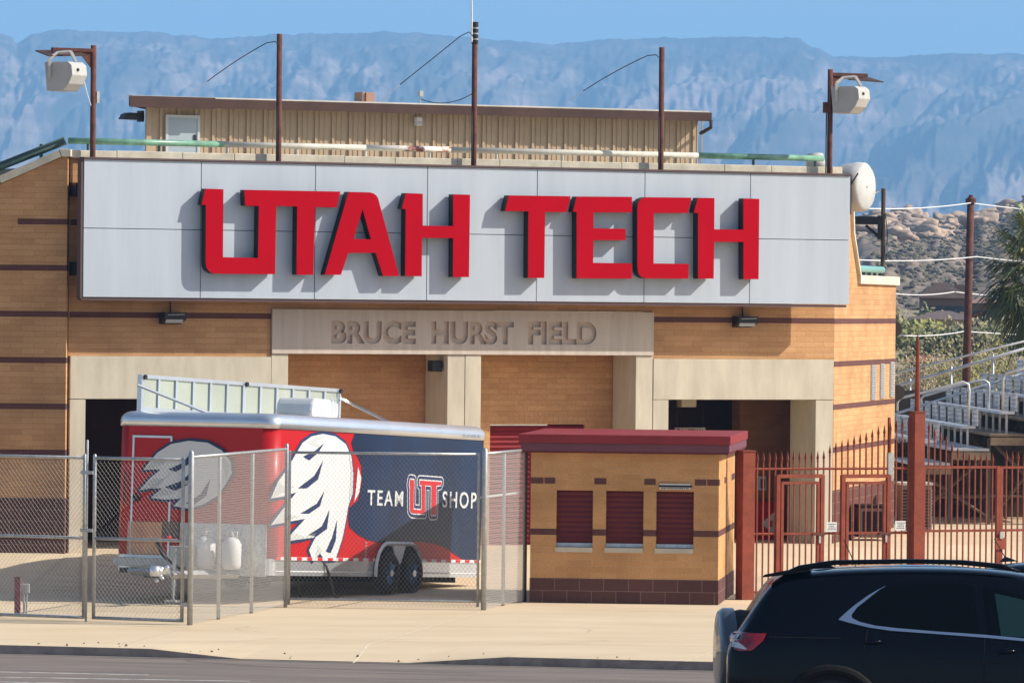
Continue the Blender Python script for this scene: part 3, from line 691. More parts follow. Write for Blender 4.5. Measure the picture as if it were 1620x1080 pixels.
LET = {
 'letter U and T joined': [(280, [(243,100),(397,105),(393,685),(693,692),(700,248),(582,245),(577,110),(1397,125),(1365,260),(1180,257),(1165,835),(1022,835),(1028,252),(848,248),(838,830),(318,825),(290,815),(268,797),(252,768),(245,725),(248,240),(212,237)])],
 'letter A': [(500, [(278,127),(462,132),(492,141),(515,158),(530,182),(710,845),(573,845),(510,648),(275,648),(213,835),(75,835)]), (500, [(398,275),(470,533),(323,528)])],
 'letter H in the first word': [(500, [(768,138),(912,143),(912,415),(1172,420),(1172,148),(1316,152),(1307,855),(1170,855),(1172,522),(905,520),(903,848),(762,845),(767,275),(733,272)])],
 'letter T starting the second word': [(780, [(135,157),(663,165),(630,300),(445,300),(438,862),(300,862),(303,293),(103,290)])],
 'letter E': [(780, [(715,167),(1187,170),(1187,302),(858,303),(858,438),(1133,443),(1133,540),(858,540),(855,733),(1187,738),(1187,868),(715,865),(715,300),(683,297)])],
 'letter C': [(960, [(330,173),(725,177),(692,308),(402,308),(400,738),(700,742),(697,868),(330,865),(300,855),(278,835),(265,805),(262,765),(262,260),(270,215),(292,187)])],
 'letter H ending the second word': [(960, [(778,178),(920,180),(918,447),(1167,450),(1168,183),(1303,187),(1297,873),(1168,873),(1168,555),(917,553),(913,868),(780,868),(780,310),(745,305)])]}
LY = SY - 0.215
for nm, loops in LET.items():
    lp = [[FAC.hit(ox + x / 5.4, 280 + y / 5.4, LY) for x, y in pts] for ox, pts in loops]
    q = MB(); fill(q, lp, LY + 0.012, SY - 0.03, 1); fill(q, lp, LY, LY + 0.0115, 0)
    q.build("letter", [M_red, M_redside], sign, label="raised red " + nm)

# wall lights under the sign, spotlights on the column
def wall_light(px, py, label):
    x, z = FAC.hit(px, py, -.2)
    r = thing("wall_light", label, "wall light", Frame(FAC.W(x, 0, z), FA), group="dark wall lights under the sign")
    q = MB(); q.prism([(-.21, .1), (.21, .1), (.21, -.02), (-.21, -.02)], -.26, -.005)
    q.v = [(a, b, c - (0.0 if b < -.1 else .09)) if c < 0 else (a, b, c) for a, b, c in q.v]
    q.build("housing", M_black, r, bevel=.01)
    q = MB(); q.add([(-.15, -.262, .06), (.17, -.262, .07), (.14, -.235, -.085), (-.19, -.235, -.085), (-.15, -.25, .06), (.17, -.25, .07), (.14, -.22, -.085), (-.19, -.22, -.085)], [(0, 3, 2, 1), (4, 5, 6, 7), (0, 1, 5, 4), (2, 3, 7, 6), (1, 2, 6, 5), (3, 0, 4, 7)])
    q.build("lens", M_offw, r)
    q = MB(); q.tube([(0, -.03, .1), (-.02, -.03, .55)], .012, 6); q.build("conduit", M_rust, r)
wall_light(276, 503, "dark wall light with pale lens on brick left of the name beam")
wall_light(1182, 509, "dark wall light with pale lens on brick right of the name beam")
x, z = FAC.hit(682, 578, .1); q = MB(); q.box(uK0 - .24, uK0 - .03, .12, .32, z - .11, z + .09); sp_ = q.build("spotlight", M_black, bevel=.02, label="small black spotlight on the shaded left side of the central column", category="spotlight"); sp_.matrix_world = FAC.M
q = MB(); q.box(uK0 - .05, uK0 + .0, .18, .26, z - .05, z + .04); q.build("mount", M_black, sp_)
x, z = FAC.hit(764, 573, .1); q = MB(); q.prism([(uK1 + .005, z - .07), (uK1 + .005, z + .08), (uK1 + .09, z + .08), (uK1 + .03, z - .07)], .25, .45); sp2 = q.build("spotlight", M_black, label="small black spotlight just right of the central column's top", category="spotlight"); sp2.matrix_world = FAC.M

# ------------------------------------------------------------------ pipes and poles on the coping
PY = 0.32
def pz(px, py): return FAC.hit(px, py, PY)
zpipe = pz(600, 234.0)[1]; zpipe = (pz(147, 224)[1] + pz(900, 241)[1]) / 2
pp = thing("parapet_pipe", "long green and white chipped pipe rail on stub posts along the roof edge", "pipe rail", FAC)
def seg(pa, pb, m_, r=.056, nm="pipe"):
    q = MB(); q.tube([(pz(pa, 235)[0], PY, zpipe), (pz(pb, 235)[0], PY, zpipe)], r, 14); return q.build(nm, m_, pp, smooth=True)
seg(109, 352, M_green); seg(352, 578, M_whp, .053); seg(578, 712, M_whr, .054); seg(712, 1104, M_whp, .053); seg(1104, 1302, M_green)
for px in (139, 252, 360, 470, 578, 680, 786, 890, 992, 1094, 1192, 1290):
    q = MB(); xx = pz(px, 235)[0]; q.tube([(xx, PY, ZC - .02), (xx, PY, zpipe - .04)], .025, 8); q.build("stub_post", M_whp if 352 < px < 1104 else M_dkgreen, pp)

POLE_Y = -.22
def pole(px, pytop, label, extra=None, grp="rusty poles rising behind the sign"):
    xx = FAC.hit(px, 200, POLE_Y)[0]; zt = FAC.hit(px, pytop, POLE_Y)[1]
    r = thing("steel_pole", label, "pole", Frame(FAC.W(xx, POLE_Y, sz0 + .5), FA), group=grp)
    q = MB(); q.tube([(0, 0, 0), (0, 0, zt - sz0 - .5)], .05, 12); q.build("shaft", M_rust, r, smooth=True)
    q = MB(); q.box(-.06, .06, .04, -POLE_Y - .003, .3, .36); q.build("bracket", M_rust, r)
    return r, zt - sz0 - .5, xx
def cable(parent, pts, rr=.013, m_=None):
    q = MB(); q.tube(pts, rr, 6); return q.build("cable", m_ or M_black, parent, smooth=True)
pA, hA, xA = pole(147, 72, "rusty pole carrying the white loudspeaker, leftmost on the roof edge")
pB, hB, xB = pole(441, 54, "bare rusty pole second from the left, one cable falling to the left")
pC, hC, xC = pole(750, 36, "tallest rusty pole in the middle with a black wrapped top and thin whip antenna")
pD, hD, xD = pole(1046, 75, "bare rusty pole right of the tall middle one, above the second word")
pE, hE, xE = pole(1313, 110, "rusty pole carrying the white loudspeaker, rightmost on the roof edge")
def lp3(par, px, py, y, dep=0):
    I = par.matrix_world.inverted(); a = FAC.hit(px, py, y); return tuple(I @ FAC.W(a[0], y, a[1]))
bpy.context.view_layer.update()
def sag(a, b, s, n=8): return [tuple(Vector(a).lerp(Vector(b), i / n) - Vector((0, 0, s * 4 * (i / n) * (1 - i / n)))) for i in range(n + 1)]
for par, top, mid, end in ((pB, (436, 61), (328, 129), (309, 146)), (pC, (743, 46), (633, 134), (603, 160)), (pD, (1039, 82), (923, 144), (898, 161))):
    a = lp3(par, *top, -.2); b = lp3(par, *mid, 1.6); c3 = lp3(par, *end, 2.1)
    cable(par, [tuple(lp3(par, top[0] + 6, top[1] + 12, -.26)), tuple(lp3(par, top[0] - 1, top[1] + 5, -.24))] + sag(a, b, -.04 if par != pC else .0)[1:], .0085)
    cable(par, [b, c3], .006, M_whwire)
    cable(par, [(-.05, -.03, 1.2), (-.055, -.03, 2.9)], .009)
q = MB(); q.tube([(0, 0, hC - .38), (0, 0, hC + .01)], .062, 12); q.build("wrap", M_black, pC)
for zz in (.1, .2, .3):
    q = MB(); q.tube([(0, 0, hC - zz - .012), (0, 0, hC - zz + .012)], .066, 12); q.build("clamp", M_galv, pC)
q = MB(); q.tube([(-.075, -.02, hC - .35), (-.075, -.02, hC + .15), (-.11, -.02, hC + 1.6)], [.02, .015, .008], 8); q.build("antenna", M_whwire, pC)
cable(pC, sag(lp3(pC, 666, 157, 2.3), lp3(pC, 748, 148, -.15), .12), .008)
cable(pE, [(-.09, -.02, 1.35), (-.09, -.02, 3.1)], .012)
q = MB(); q.box(-.14, -.06, -.05, .03, 3.05, 3.25); q.build("junction_box", M_rust, pE)
q = MB(); q.box(.05, .10, -.05, .03, hA - 1.0, hA - .8); q.build("junction_box", M_offw, pA)

def loudspeaker(par, h, sgn, label, dz=0.0):
    """slanted white box hung from a bracket arm; sgn -1 hangs to the left"""
    L = .72 if sgn < 0 else .66
    q = MB(); z = h - .1
    q.box(min(0, sgn * .78), max(0, sgn * .78), -.045, .045, z - .02, z + .04)
    q.prism([(0, z - .02), (sgn * .28, z - .02), (0, z - .35)], -.015, .015)
    q.build("arm", M_rust, par)
    q = MB(); q.prism([(sgn * .25, z - .045), (sgn * .97, z - .07), (sgn * .97, z - .05), (sgn * .25, z - .02)], -.3, .3)
    q.v = [(a, b, c + (-.06 if b < 0 else .05)) for a, b, c in q.v]
    q.build("rain_plate", M_brown, par)
    M0 = par.matrix_world
    x0 = -.80 if sgn < 0 else .10
    f = Frame(M0 @ Vector((x0, -.05, h - .82)), R(-32))
    r = thing("loudspeaker", label, "loudspeaker", f, group="white loudspeakers hanging from the end poles")
    body = [(.05, 0), (.40, 0), (.52, .12), (.60, .27), (.58, .44), (.50, .50), (0.0, .50)]
    q = MB(); q.prism(body, -.22, .22); q.build("cabinet", M_offw, r, bevel=.012)
    q = MB(); q.tube([(.585, -.05, .36), (.605, -.06, .36)], .03, 8); q.build("cable_gland", M_black, r)
    q = MB(); q.bar((.13, -.24, .22), (.13, -.24, .56), .05); q.bar((.13, -.24, .55), (.2, -.1, .66), .045); q.bar((.40, .0, .68), (.52, 0, .5), .05); q.bar((.2, -.1, .66), (.4, 0, .68), .04); q.build("yoke", M_offw, r)
    return r
bpy.context.view_layer.update()
loudspeaker(pA, hA, -1, "white slanted loudspeaker hanging left of the leftmost pole")
loudspeaker(pE, hE, 1, "white slanted loudspeaker hanging right of the rightmost pole")
q = MB(); a = pA.matrix_world @ Vector((-.2, -.05, hA - .6)); q.tube(sag(a, a + Vector((.13, 0, -.45)), .02), .006, 5); q.build("cable", M_whwire, label="thin pale cable dangling below the left loudspeaker", category="cable")

# ------------------------------------------------------------------ press box on the roof
PBY = 3.2
pb = thing("press_box", "long low tan ribbed metal hut on the roof behind the parapet, brown fascia", "rooftop hut", FAC)
bx0 = FAC.hit(232, 200, PBY)[0]; bx1 = FAC.hit(1104, 200, PBY)[0]
zt0 = FAC.hit(232, 171, PBY)[1]; ztp = FAC.hit(300, 158, 2.55)[1]
ov = PBY - .37
SK = 1.9
def skew_back(q):
    """rear of the hut is narrower on the left"""
    q.v = [(x + (SK * (y - PBY) / 2.6 if (y > PBY + 1 and x < bx0 + 2) else 0), y, z) for x, y, z in q.v]
    return q
fz1 = (FAC.hit(205, 153, ov)[1] + FAC.hit(1125, 178.5, ov)[1]) / 2; fz0 = fz1 - .165
fx0, fx1 = FAC.hit(205, 160, ov)[0], FAC.hit(1126, 180, ov)[0]
q = MB(); q.box(bx0, bx1, PBY, PBY + 2.6, ZC - .35, fz0 + .05); 
x = bx0 + .25
while x < bx1 - .1:
    q.box(x, x + .045, PBY - .035, PBY + .01, ZC - .3, fz0 + .04)
    for k in (1, 2): q.box(x + k * .10, x + k * .10 + .02, PBY - .01, PBY + .01, ZC - .3, fz0 + .04)
    x += .345
q.box(bx0 - .02, bx0 + .08, PBY - .04, PBY + .02, ZC - .3, fz0 + .04)
skew_back(q).build("ribbed_wall", M_siding, pb)
q = MB(); q.box(bx0 - .05, bx1 + .02, PBY - .045, PBY + .3, ZC - .30, ZC - .02); q.build("base_trim", M_brown, pb)
q = MB(); q.box(fx0, fx1, ov, ov + .03, fz0, fz1); q.box(fx0, fx0 + .03, ov + .03, PBY + 2.8, fz0, fz1); q.box(fx1 - .03, fx1, ov + .03, PBY + 2.8, fz0 + .03, fz1)
q.box(fx0, FAC.hit(340, 160, ov)[0], ov - .02, ov - .003, fz0 - .02, fz1 + .02); skew_back(q).build("fascia", M_brown, pb)
q = MB(); q.box(fx0 + .031, fx1 - .031, ov + .031, PBY + 2.8, fz1 - .06, fz1 - .01); q.box(fx0 + .05, fx1 - .05, ov + .01, ov + .2, fz1 + .002, fz1 + .028); skew_back(q).build("roof", M_roofw, pb)
dx0, dz1 = FAC.hit(266, 186, PBY - .05); dx1, _ = FAC.hit(312, 186, PBY - .05)
q = MB(); q.box(dx0, dx1, PBY - .055, PBY, ZC - .3, dz1); dr = q.build("door", M_door, pb, bevel=.004)
q = MB(); q.box(dx0 - .05, dx0, PBY - .07, PBY, ZC - .3, dz1 + .05); q.box(dx1, dx1 + .05, PBY - .07, PBY, ZC - .3, dz1 + .05); q.box(dx0, dx1, PBY - .07, PBY, dz1, dz1 + .05); q.build("door_frame", mat("pale_frame", (0.5, 0.52, 0.5), 0.5), dr)
q = MB(); q.box(dx1 - .07, dx1 - .03, PBY - .075, PBY - .055, dz1 - .45, dz1 - .3); q.build("handle", M_black, dr)
x, z = FAC.hit(662, 192, PBY - .1)
q = MB(); q.box(x - .06, x + .06, PBY - .15, PBY - .03, z - .08, z + .08); wl = q.build("wall_box", M_white, bevel=.015, label="small white box lamp on the rooftop hut's ribbed wall", category="lamp"); wl.matrix_world = FAC.M
q = MB(); q.box(x - .04, x + .04, PBY - .155, PBY - .15, z - .06, z + .0); q.build("lens", M_offw, wl)
x, z = FAC.hit(216, 183, PBY - .1)
q = MB(); q.prism([(x - .17, z - .06), (bx0, z - .07), (bx0, z + .05), (x - .05, z + .06), (x - .12, z + .03)], PBY + .1, PBY + .35); yl = q.build("yard_light", M_black, bevel=.01, label="black area light projecting from the rooftop hut's left end", category="light"); yl.matrix_world = FAC.M
q = MB(); q.box(bx0 - .05, bx0, PBY + .12, PBY + .33, z - .1, z + .1); q.build("mount", M_black, yl)
x, z = FAC.hit(577, 153, PBY + .6)
q = MB(); q.box(x - .12, x - .06, PBY + .45, PBY + .8, fz1 - .01, z + .08); q.box(x - .055, x + .12, PBY + .42, PBY + .8, fz1 - .01, z + .07); vt = q.build("roof_vent", mat("vent_brown", (0.40, 0.22, 0.15), 0.7), label="small square brown vent standing on the rooftop hut", category="vent", bevel=.004); vt.matrix_world = FAC.M
x, z = FAC.hit(665, 150, PBY + .2)
q = MB(); q.box(x - .035, x + .035, PBY + .15, PBY + .23, z - .03, z + .07); q.tube([(x, PBY + .2, fz1), (x, PBY + .2, z)], .012, 6); an = q.build("small_antenna", M_offw, label="small boxy antenna on a stem on the rooftop hut", category="antenna"); an.matrix_world = FAC.M
x, z = FAC.hit(1112, 186, PBY)
q = MB(); q.tube([(fx1 - .06, PBY - .45, fz0 + .02), (fx1 - .06, PBY - .45, fz0 - .12), (fx1 - .14, PBY - .3, fz0 - .2), (bx1 + .01, PBY - .1, fz0 - .22)], .035, 8); q.build("downspout", M_brown, pb, smooth=True)

# white dishes and mounting post to the right of the sign
dish_o = at(1341, 296, 77.6)
dh = thing("horn_loudspeaker", "big white round horn behind the sign's top right corner", "horn", Frame(dish_o, R(-28)))
q = MB(); n = 28; prof = [(-.55, .22), (-.40, .33), (-.1, .42), (.2, .47), (.35, .46), (.40, .40), (.40, .02)]
vs = []; fs = []
for (xx, rr) in prof:
    for k in range(n): t = 2 * math.pi * k / n; vs.append((xx, rr * math.cos(t), rr * math.sin(t)))
for j in range(len(prof) - 1):
    for k in range(n): fs.append((j * n + k, j * n + (k + 1) % n, (j + 1) * n + (k + 1) % n, (j + 1) * n + k))
q.add(vs, fs); q.build("shell", mat("horn_white", (0.50, 0.50, 0.48), .7, var=.12, vscale=3, spec=.2), dh, smooth=True)
q = MB(); q.box(.1, .17, -.52, -.46, -.62, .12); q.tube([(.15, -.5, -.1), (.3, -.45, .15)], .015, 6); br_ = q.build("bracket", M_black, dh); br_.location = (.12, 0, .1)
post = at(1396.5, 420, 82.6); top = at(1396.5, 298, 82.6)
ap = thing("antenna_post", "dark square post with side arm on the low roof right of the sign", "post", loc=(post.x, post.y, zlow + .1))
hh = top.z - zlow - .1; q = MB(); q.tube([(0, 0, -.2), (0, 0, hh)], .045, 8); q.build("shaft", M_lattice, ap)
az_ = at(1396, 349, 82.6).z - zlow - .1
q = MB(); q.box(-.95, 0, -.05, .05, az_ - .08, az_ + .08); q.bar((-.35, 0, az_ - .1), (-.05, 0, az_ - .35), .04); q.box(-.11, -.05, -.06, .06, az_ - .38, az_ + .1); q.build("arm", M_black, ap)
q = MB(); q.box(.04, .1, -.05, .05, az_ - .65, az_ - .5); q.build("junction_box", M_galv, ap)
cable(ap, sag((0, 0, hh), (-.75, -.2, hh - .02), .14), .01, M_whwire)
cable(ap, [(.04, -.04, hh - .5), (.09, -.04, hh - .9), (.06, -.04, az_ - .8)], .01)
cable(ap, [(-.9, -.1, az_ + .25), (-.72, -.1, az_ + .05), (-.78, -.1, az_ - .3), (-.95, -.1, az_ - .5)], .012, M_galv)
sm = at(1291, 246, 78.4); s2 = thing("small_dish", "small white dish peeping over the parapet by the rightmost pole", "dish", Frame(sm, R(20)))
q = MB(); q.tube([(0, 0, -.25), (0, .05, .02)], [.2, .16], 16); q.build("dish_body", M_offw, s2, smooth=True)
q = MB(); q.tube([(0, .03, -.9), (0, .03, -.2)], .03, 8); q.build("stem", M_galv, s2)

# ------------------------------------------------------------------ ticket booth
BO = at(838, 952, 66.8); BF = Frame((BO.x, BO.y, 0), R(-6)); BW, BD, BH = 3.06, 3.9, 2.47
bt = thing("ticket_booth", "small ochre brick ticket booth with three closed maroon shutters and flat maroon roof", "booth", BF)
bx = lambda px, py=800: BF.hit(px, py)[0]
bzz = lambda px, py: BF.hit(px, py)[1]
BW = bx(1137)
wins = [(880, 938), (958.5, 1018), (1038, 1097.5)]
zw1, zw0 = (bzz(909, 775.5) + bzz(1067, 777)) / 2, (bzz(909, 864) + bzz(1067, 866)) / 2
zls = (bzz(909, 872) + bzz(1067, 874)) / 2
mb = MB(); ed = [0] + [bx(v) for p in wins for v in p] + [BW]
for i in range(0, len(ed), 2): mb.box(ed[i], ed[i + 1], 0, .2, zls, zw1)
mb.box(0, BW, 0, .2, 0, zls); mb.box(0, BW, 0, .2, zw1, BH)
mb.box(0, .2, .2, BD, 0, BH); mb.box(BW - .2, BW, .2, BD, 0, BH); mb.box(.2, BW - .2, BD - .2, BD, 0, BH)
zc1 = (bzz(850, 754.5) + bzz(1110, 758)) / 2; zc0 = zc1 - .1
def bb(a, b, z0, z1, mi=1): mb.box(bx(a), bx(b), -.004, .1, z0, z1, mi)
for a, b in ((839, 859.5), (861, 878), (940, 959), (1019, 1037), (1099, 1117), (1118.5, 1137)): bb(a, b, zc0, zc1)
zl1 = (bzz(850, 836) + bzz(1110, 838.5)) / 2
for a, b in ((838, 880), (938, 958.5), (1018, 1038), (1097.5, 1137)): bb(a, b, zl1 - .1, zl1)
mb.box(BW - .1, BW + .004, -.003, BD, zl1 - .1, zl1, 1)
for ya, yb in ((-.003, .22), (1.3, 1.75), (3.1, BD)): mb.box(BW - .1, BW + .004, ya, yb, zc0, zc1, 1)
zb1 = .4
mb.box(-.006, BW + .006, -.007, BD, 0, zb1, 2)
mb.build("brick_wall", [M_brick2, M_bandb, M_base], bt)
for i, (a, b) in enumerate(wins):
    x0, x1 = bx(a) + .002, bx(b) - .002; q = MB(); n = 11; hh = (zw1 - zw0) / n
    for k in range(n):
        z = zw0 + k * hh
        q.add([(x0, .10, z), (x1, .10, z), (x1, .085, z + hh * .5), (x0, .085, z + hh * .5), (x1, .10, z + hh), (x0, .10, z + hh)], [(0, 1, 2, 3), (3, 2, 4, 5)])
    q.box(x0, x1, .13, .15, zls, zw1)
    sh = q.build("shutter", M_shut, bt)
    q = MB(); q.box(x0, x1, .06, .11, zw0 - .005, zw0 + .055); q.build("bottom_bar", mat("shutter_bar", (0.42, 0.50, 0.60), 0.4, metal=.3, var=.2, vscale=12), sh)
    q = MB(); q.box(x0 - .02, x1 + .0, -.02, .15, zls - .01, zls + .07); q.build("sill", M_conc, sh, bevel=.004)
x0, z1 = BF.hit(1043.5, 764.5, -.02); x1, z0 = BF.hit(1092, 774, -.02)
q = MB(); q.box(x0, x1, -.03, -.008, z0, z1); q.box(x0 - .01, x1 + .03, -.034, -.0305, z0 + .035, z0 + .068, 1)
bs = q.build("window_notice", [M_white, M_black], label="narrow white notice with black stripe above the booth's rightmost shutter", category="notice"); bs.matrix_world = BF.M
q = MB(); x = x0 + .03
while x < x1 - .05: L = random.uniform(.01, .03); q.box(x, x + L, -.0335, -.0302, z0 + .01, z0 + .028); x += L + .01
q.build("print", M_black, bs)
q = MB(); rx0, rz1 = BF.hit(820, 686, -.2); rx1, _ = BF.hit(1156, 687, -.2)
q.box(rx0, rx1, -.2, BD + .3, BH + .13, BH + .27); q.build("roof_cap", M_redmet, bt, bevel=.01)
q = MB(); q.box(rx0 + .04, rx1 - .02, -.17, BD + .27, BH + .0, BH + .129); q.build("fascia", M_plum, bt, bevel=.006)
q = MB(); q.box(rx0 + .05, rx1 - .04, -.165, BD + .2, BH - .03, BH - .001); q.build("soffit", M_shut, bt)
for xx in (859.5, 884):
    pass
# ------------------------------------------------------------------ trailer
N0 = at(430, 700, 65.66); R1 = at(768, 700, 70.7)
tang = math.atan2(R1.y - N0.y, R1.x - N0.x); TL = math.hypot(R1.x - N0.x, R1.y - N0.y)
TR = Frame((N0.x, N0.y, 0.45), tang, tilt=R(2.45))
TW, TZ = 2.9, 2.60
tr = thing("enclosed_trailer", "red and navy enclosed merchandise trailer with white graphics parked behind the chain link fence", "trailer", TR)
def rrect(x0, x1, y0, y1, r, n=6):
    out = []
    for cx, cy, a0 in ((x1 - r, y0 + r, -90), (x1 - r, y1 - r, 0), (x0 + r, y1 - r, 90), (x0 + r, y0 + r, 180)):
        for k in range(n + 1): a = R(a0 + 90 * k / n); out.append((cx + r * math.cos(a), cy + r * math.sin(a)))
    return out
def ring_solid(levels, mi=0, closed=True):
    """levels: list of (outline, z)"""
    q = MB(); n = len(levels[0][0])
    for o, z in levels: q.v += [(p[0], p[1], z) for p in o]
    for j in range(len(levels) - 1):
        for k in range(n): q.f.append((j * n + k, j * n + (k + 1) % n, (j + 1) * n + (k + 1) % n, (j + 1) * n + k)); q.m.append(mi)
    q.f.append(list(range(n))[::-1]); q.m.append(mi); q.f.append([(len(levels) - 1) * n + k for k in range(n)]); q.m.append(mi)
    return q
zrt, zrb = .29, 2.37
o1 = rrect(0, TL, 0, TW, .22)
ring_solid([(o1, zrt), (o1, zrb)]).build("body", M_tred, tr, smooth=False)
for p in tr.children[-1].data.polygons: p.use_smooth = len(p.vertices) == 4 and p.area < .5
o2 = rrect(-.02, TL + .02, -.02, TW + .02, .22)
lv = [(o2, zrb), (o2, zrb + .09)]
for k in range(1, 6):
    a = R(90 * k / 5); d = .16 * (1 - math.cos(a)); lv.append((rrect(-.02 + d, TL + .02 - d, -.02 + d, TW + .02 - d, .22), zrb + .09 + .15 * math.sin(a)))
ring_solid(lv).build("roof_cove", M_alum, tr, smooth=True)
o3 = rrect(.003, TL - .003, .003, TW - .003, .22)
ring_solid([(o3, .02), (o3, zrt - .002)]).build("lower_rail", M_alum, tr)
q = MB(); q.box(.15, TL - .15, -.005, .0, .08, .1); q.box(.2, TL - .2, -.02, .002, zrt - .02, zrt + .03); q.build("rub_rail", M_white, tr)
x = .12
while x < TL - .2:
    tp = MB(); tp.box(x, x + .16, -.026, -.021, zrt - .018, zrt + .028); tp.build("reflective_tape", M_gr, tr); x += .36
T = lambda px, py, y=-.006: TR.hit(px, py, y)
# navy field
nv = [(562, 682), (556, 700), (559, 712), (567, 724), (572, 737), (573, 760), (567, 790), (553, 803), (551, 820), (553, 834), (567, 846), (582, 854), (600, 858), (630, 858), (665, 856), (690, 860), (705, 866), (722, 878), (733, 889)]
lp = [T(*p) for p in nv]; lp = [(a, min(b, zrb - .003)) for a, b in lp]; lp[-1] = (lp[-1][0], zrt + .032); lp += [(TL - .23, zrt + .032), (TL - .23, zrb - .003)]
q = MB(); fill(q, [lp], -.006, .0); q.build("navy_field", M_navy, tr)
# rear navy corner
q = MB(); oc = rrect(-.004, TL + .004, -.004, TW + .004, .224)[0:7]
for j in range(6): a, b = oc[j], oc[j + 1]; q.add([(a[0], a[1], zrt + .032), (b[0], b[1], zrt + .032), (b[0], b[1], zrb), (a[0], a[1], zrb)], [(0, 1, 2, 3)])
q.build("navy_corner", M_navy, tr, smooth=True)
# abstract swept white streak graphic
wg_ = [(478, 700), (492, 690), (510, 686), (530, 690), (546, 702), (555, 722), (558, 750), (557, 780), (550, 800), (546, 825), (541, 850), (530, 884), (512, 885), (504, 872), (494, 886), (488, 870),
       (500, 846), (478, 852), (452, 856), (462, 842), (482, 820), (448, 826), (428, 830), (446, 806), (468, 778), (450, 784), (428, 788), (440, 760), (462, 730), (455, 738)]
q = MB(); stroke(q, [T(*p) for p in wg_], .05, -.008); q.build("graphic_outline", M_navyl, tr)
q = MB(); fill(q, [[T(*p) for p in wg_]], -.018, -.0125); q.build("graphic_streaks", M_gw, tr)
q = MB()
for pl_ in ([(430, 829), (447, 806), (455, 800), (452, 812), (474, 817)], [(430, 787), (441, 762), (448, 770), (468, 768)], [(454, 855), (464, 842), (480, 848), (500, 842), (495, 850)], [(497, 884), (502, 862), (508, 872)], [(550, 710), (557, 740), (557, 780), (551, 792), (554, 745)], [(484, 700), (500, 690), (520, 689), (500, 698), (505, 708)]):
    q = MB(); fill(q, [[T(*p) for p in pl_]], -.022, -.0185); q.build("graphic_shading", M_gg, tr)
for pl_ in ([(474, 812), (500, 796), (512, 776), (505, 800), (488, 812)], [(470, 772), (496, 752), (510, 728), (502, 758), (484, 772)], [(486, 846), (508, 832), (520, 806), (516, 836), (500, 848)], [(514, 872), (524, 850), (532, 822), (530, 854), (522, 874)], [(478, 722), (498, 712), (512, 700), (502, 716), (488, 728)]):
    q = MB(); fill(q, [[T(*p) for p in pl_]], -.022, -.0185); q.build("graphic_strand", M_navyl, tr)
q = MB(); q_pts = [(566, 738), (571, 755), (568, 778), (560, 794), (563, 770)]; fill(q, [[T(*p) for p in q_pts]], -.012, -.0065); q.build("graphic_fleck", M_gw, tr)
# lettering on the side
for wd, a, b, ya0, yb0, ya1, yb1 in (("TEAM", 580, 637, 774, 800, 777, 802), ("SHOP", 698.5, 753, 778, 804, 779, 804)):
    x0, z0 = T(a, yb0 - .5); x1, z1 = T(b, ya1 + .5)
    q = MB(); text(q, wd, x0, x1, z0 + .01, z1 + .01, -.02, -.0065, bold=.012, space=1.25); q.build("lettering", M_gw, tr)
UT = [(648.5,758),(654.5,759),(653.5,805.5),(666.5,806.5),(666.5,767),(663.5,766.5),(663.5,759.5),(698,762),(696.5,767),(689.5,767.5),(689,814),(681.5,814),(682,767.5),(672,767),(671.5,812),(655,811.5),(650.5,810.5),(648,807),(648,768),(647.0,767.5)]
UT = [T(a, b) for a, b in UT]
for off, y0, m_ in ((.092, -.0075, M_gw), (.072, -.0095, M_navyl), (.022, -.0115, M_gw)):
    q = MB(); stroke(q, UT, off, y0); q.build("monogram_outline", m_, tr)
q = MB(); fill(q, [UT], -.0165, -.0142, 0); q.build("monogram", M_gr, tr)
q = MB(); x0, z0 = TR.hit(721, 685, -.03); x1, z1 = TR.hit(762, 678, -.03); text(q, "FEATHERLITE", x0 + .3, x1, zrb + .04, zrb + .09, -.026, -.0205); q.build("maker_lettering", M_rib, tr)
# small vertical lettering by the arch
q = MB(); x0, z0 = T(577, 886)
for k in range(6): q.box(x0, x0 + .07, -.008, -.005, z0 + .05 * k + .03, z0 + .05 * k + .055)
q.build("data_plate", M_galv, tr)
# wheels, arch
WR = .35; wx1 = T(609, 906)[0]; wx2 = T(645, 906)[0]; wz = (T(609, 906)[1] + T(645, 906)[1]) / 2
zg = 0.0
wz1 = TR.I @ Vector((TR.W(wx1, 0, 0).x, TR.W(wx1, 0, 0).y, WR + .01)); wz1 = wz1.z
arch = []
xm0, xm1 = wx1 - WR - .07, wx2 + WR + .07
q = MB(); N = 12
outer = [(xm0, .02)] + [(wx1 - (WR + .07) * math.cos(R(90 * k / N)), wz1 + (WR + .14) * math.sin(R(90 * k / N))) for k in range(N + 1)] + [(wx2 + (WR + .07) * math.sin(R(90 * k / N)), wz1 + (WR + .14) * math.cos(R(90 * k / N))) for k in range(N + 1)] + [(xm1, .02)]
q.prism(outer, -.028, -.0005); wc = q.build("wheel_recess", M_clad, tr)
q = MB()
for (a, b) in zip(outer[:-1], outer[1:]): q.bar((a[0], -.045, a[1]), (b[0], -.045, b[1]), .05)
q.build("arch_trim", M_white, tr)
xm = (wx1 + wx2) / 2; q = MB(); q.prism([(xm - .26, wz1 + WR + .16), (xm + .26, wz1 + WR + .16), (xm + .1, wz1 + .2), (xm, wz1 + .12), (xm - .1, wz1 + .2)], -.05, -.03); q.build("arch_divider", M_white, tr)
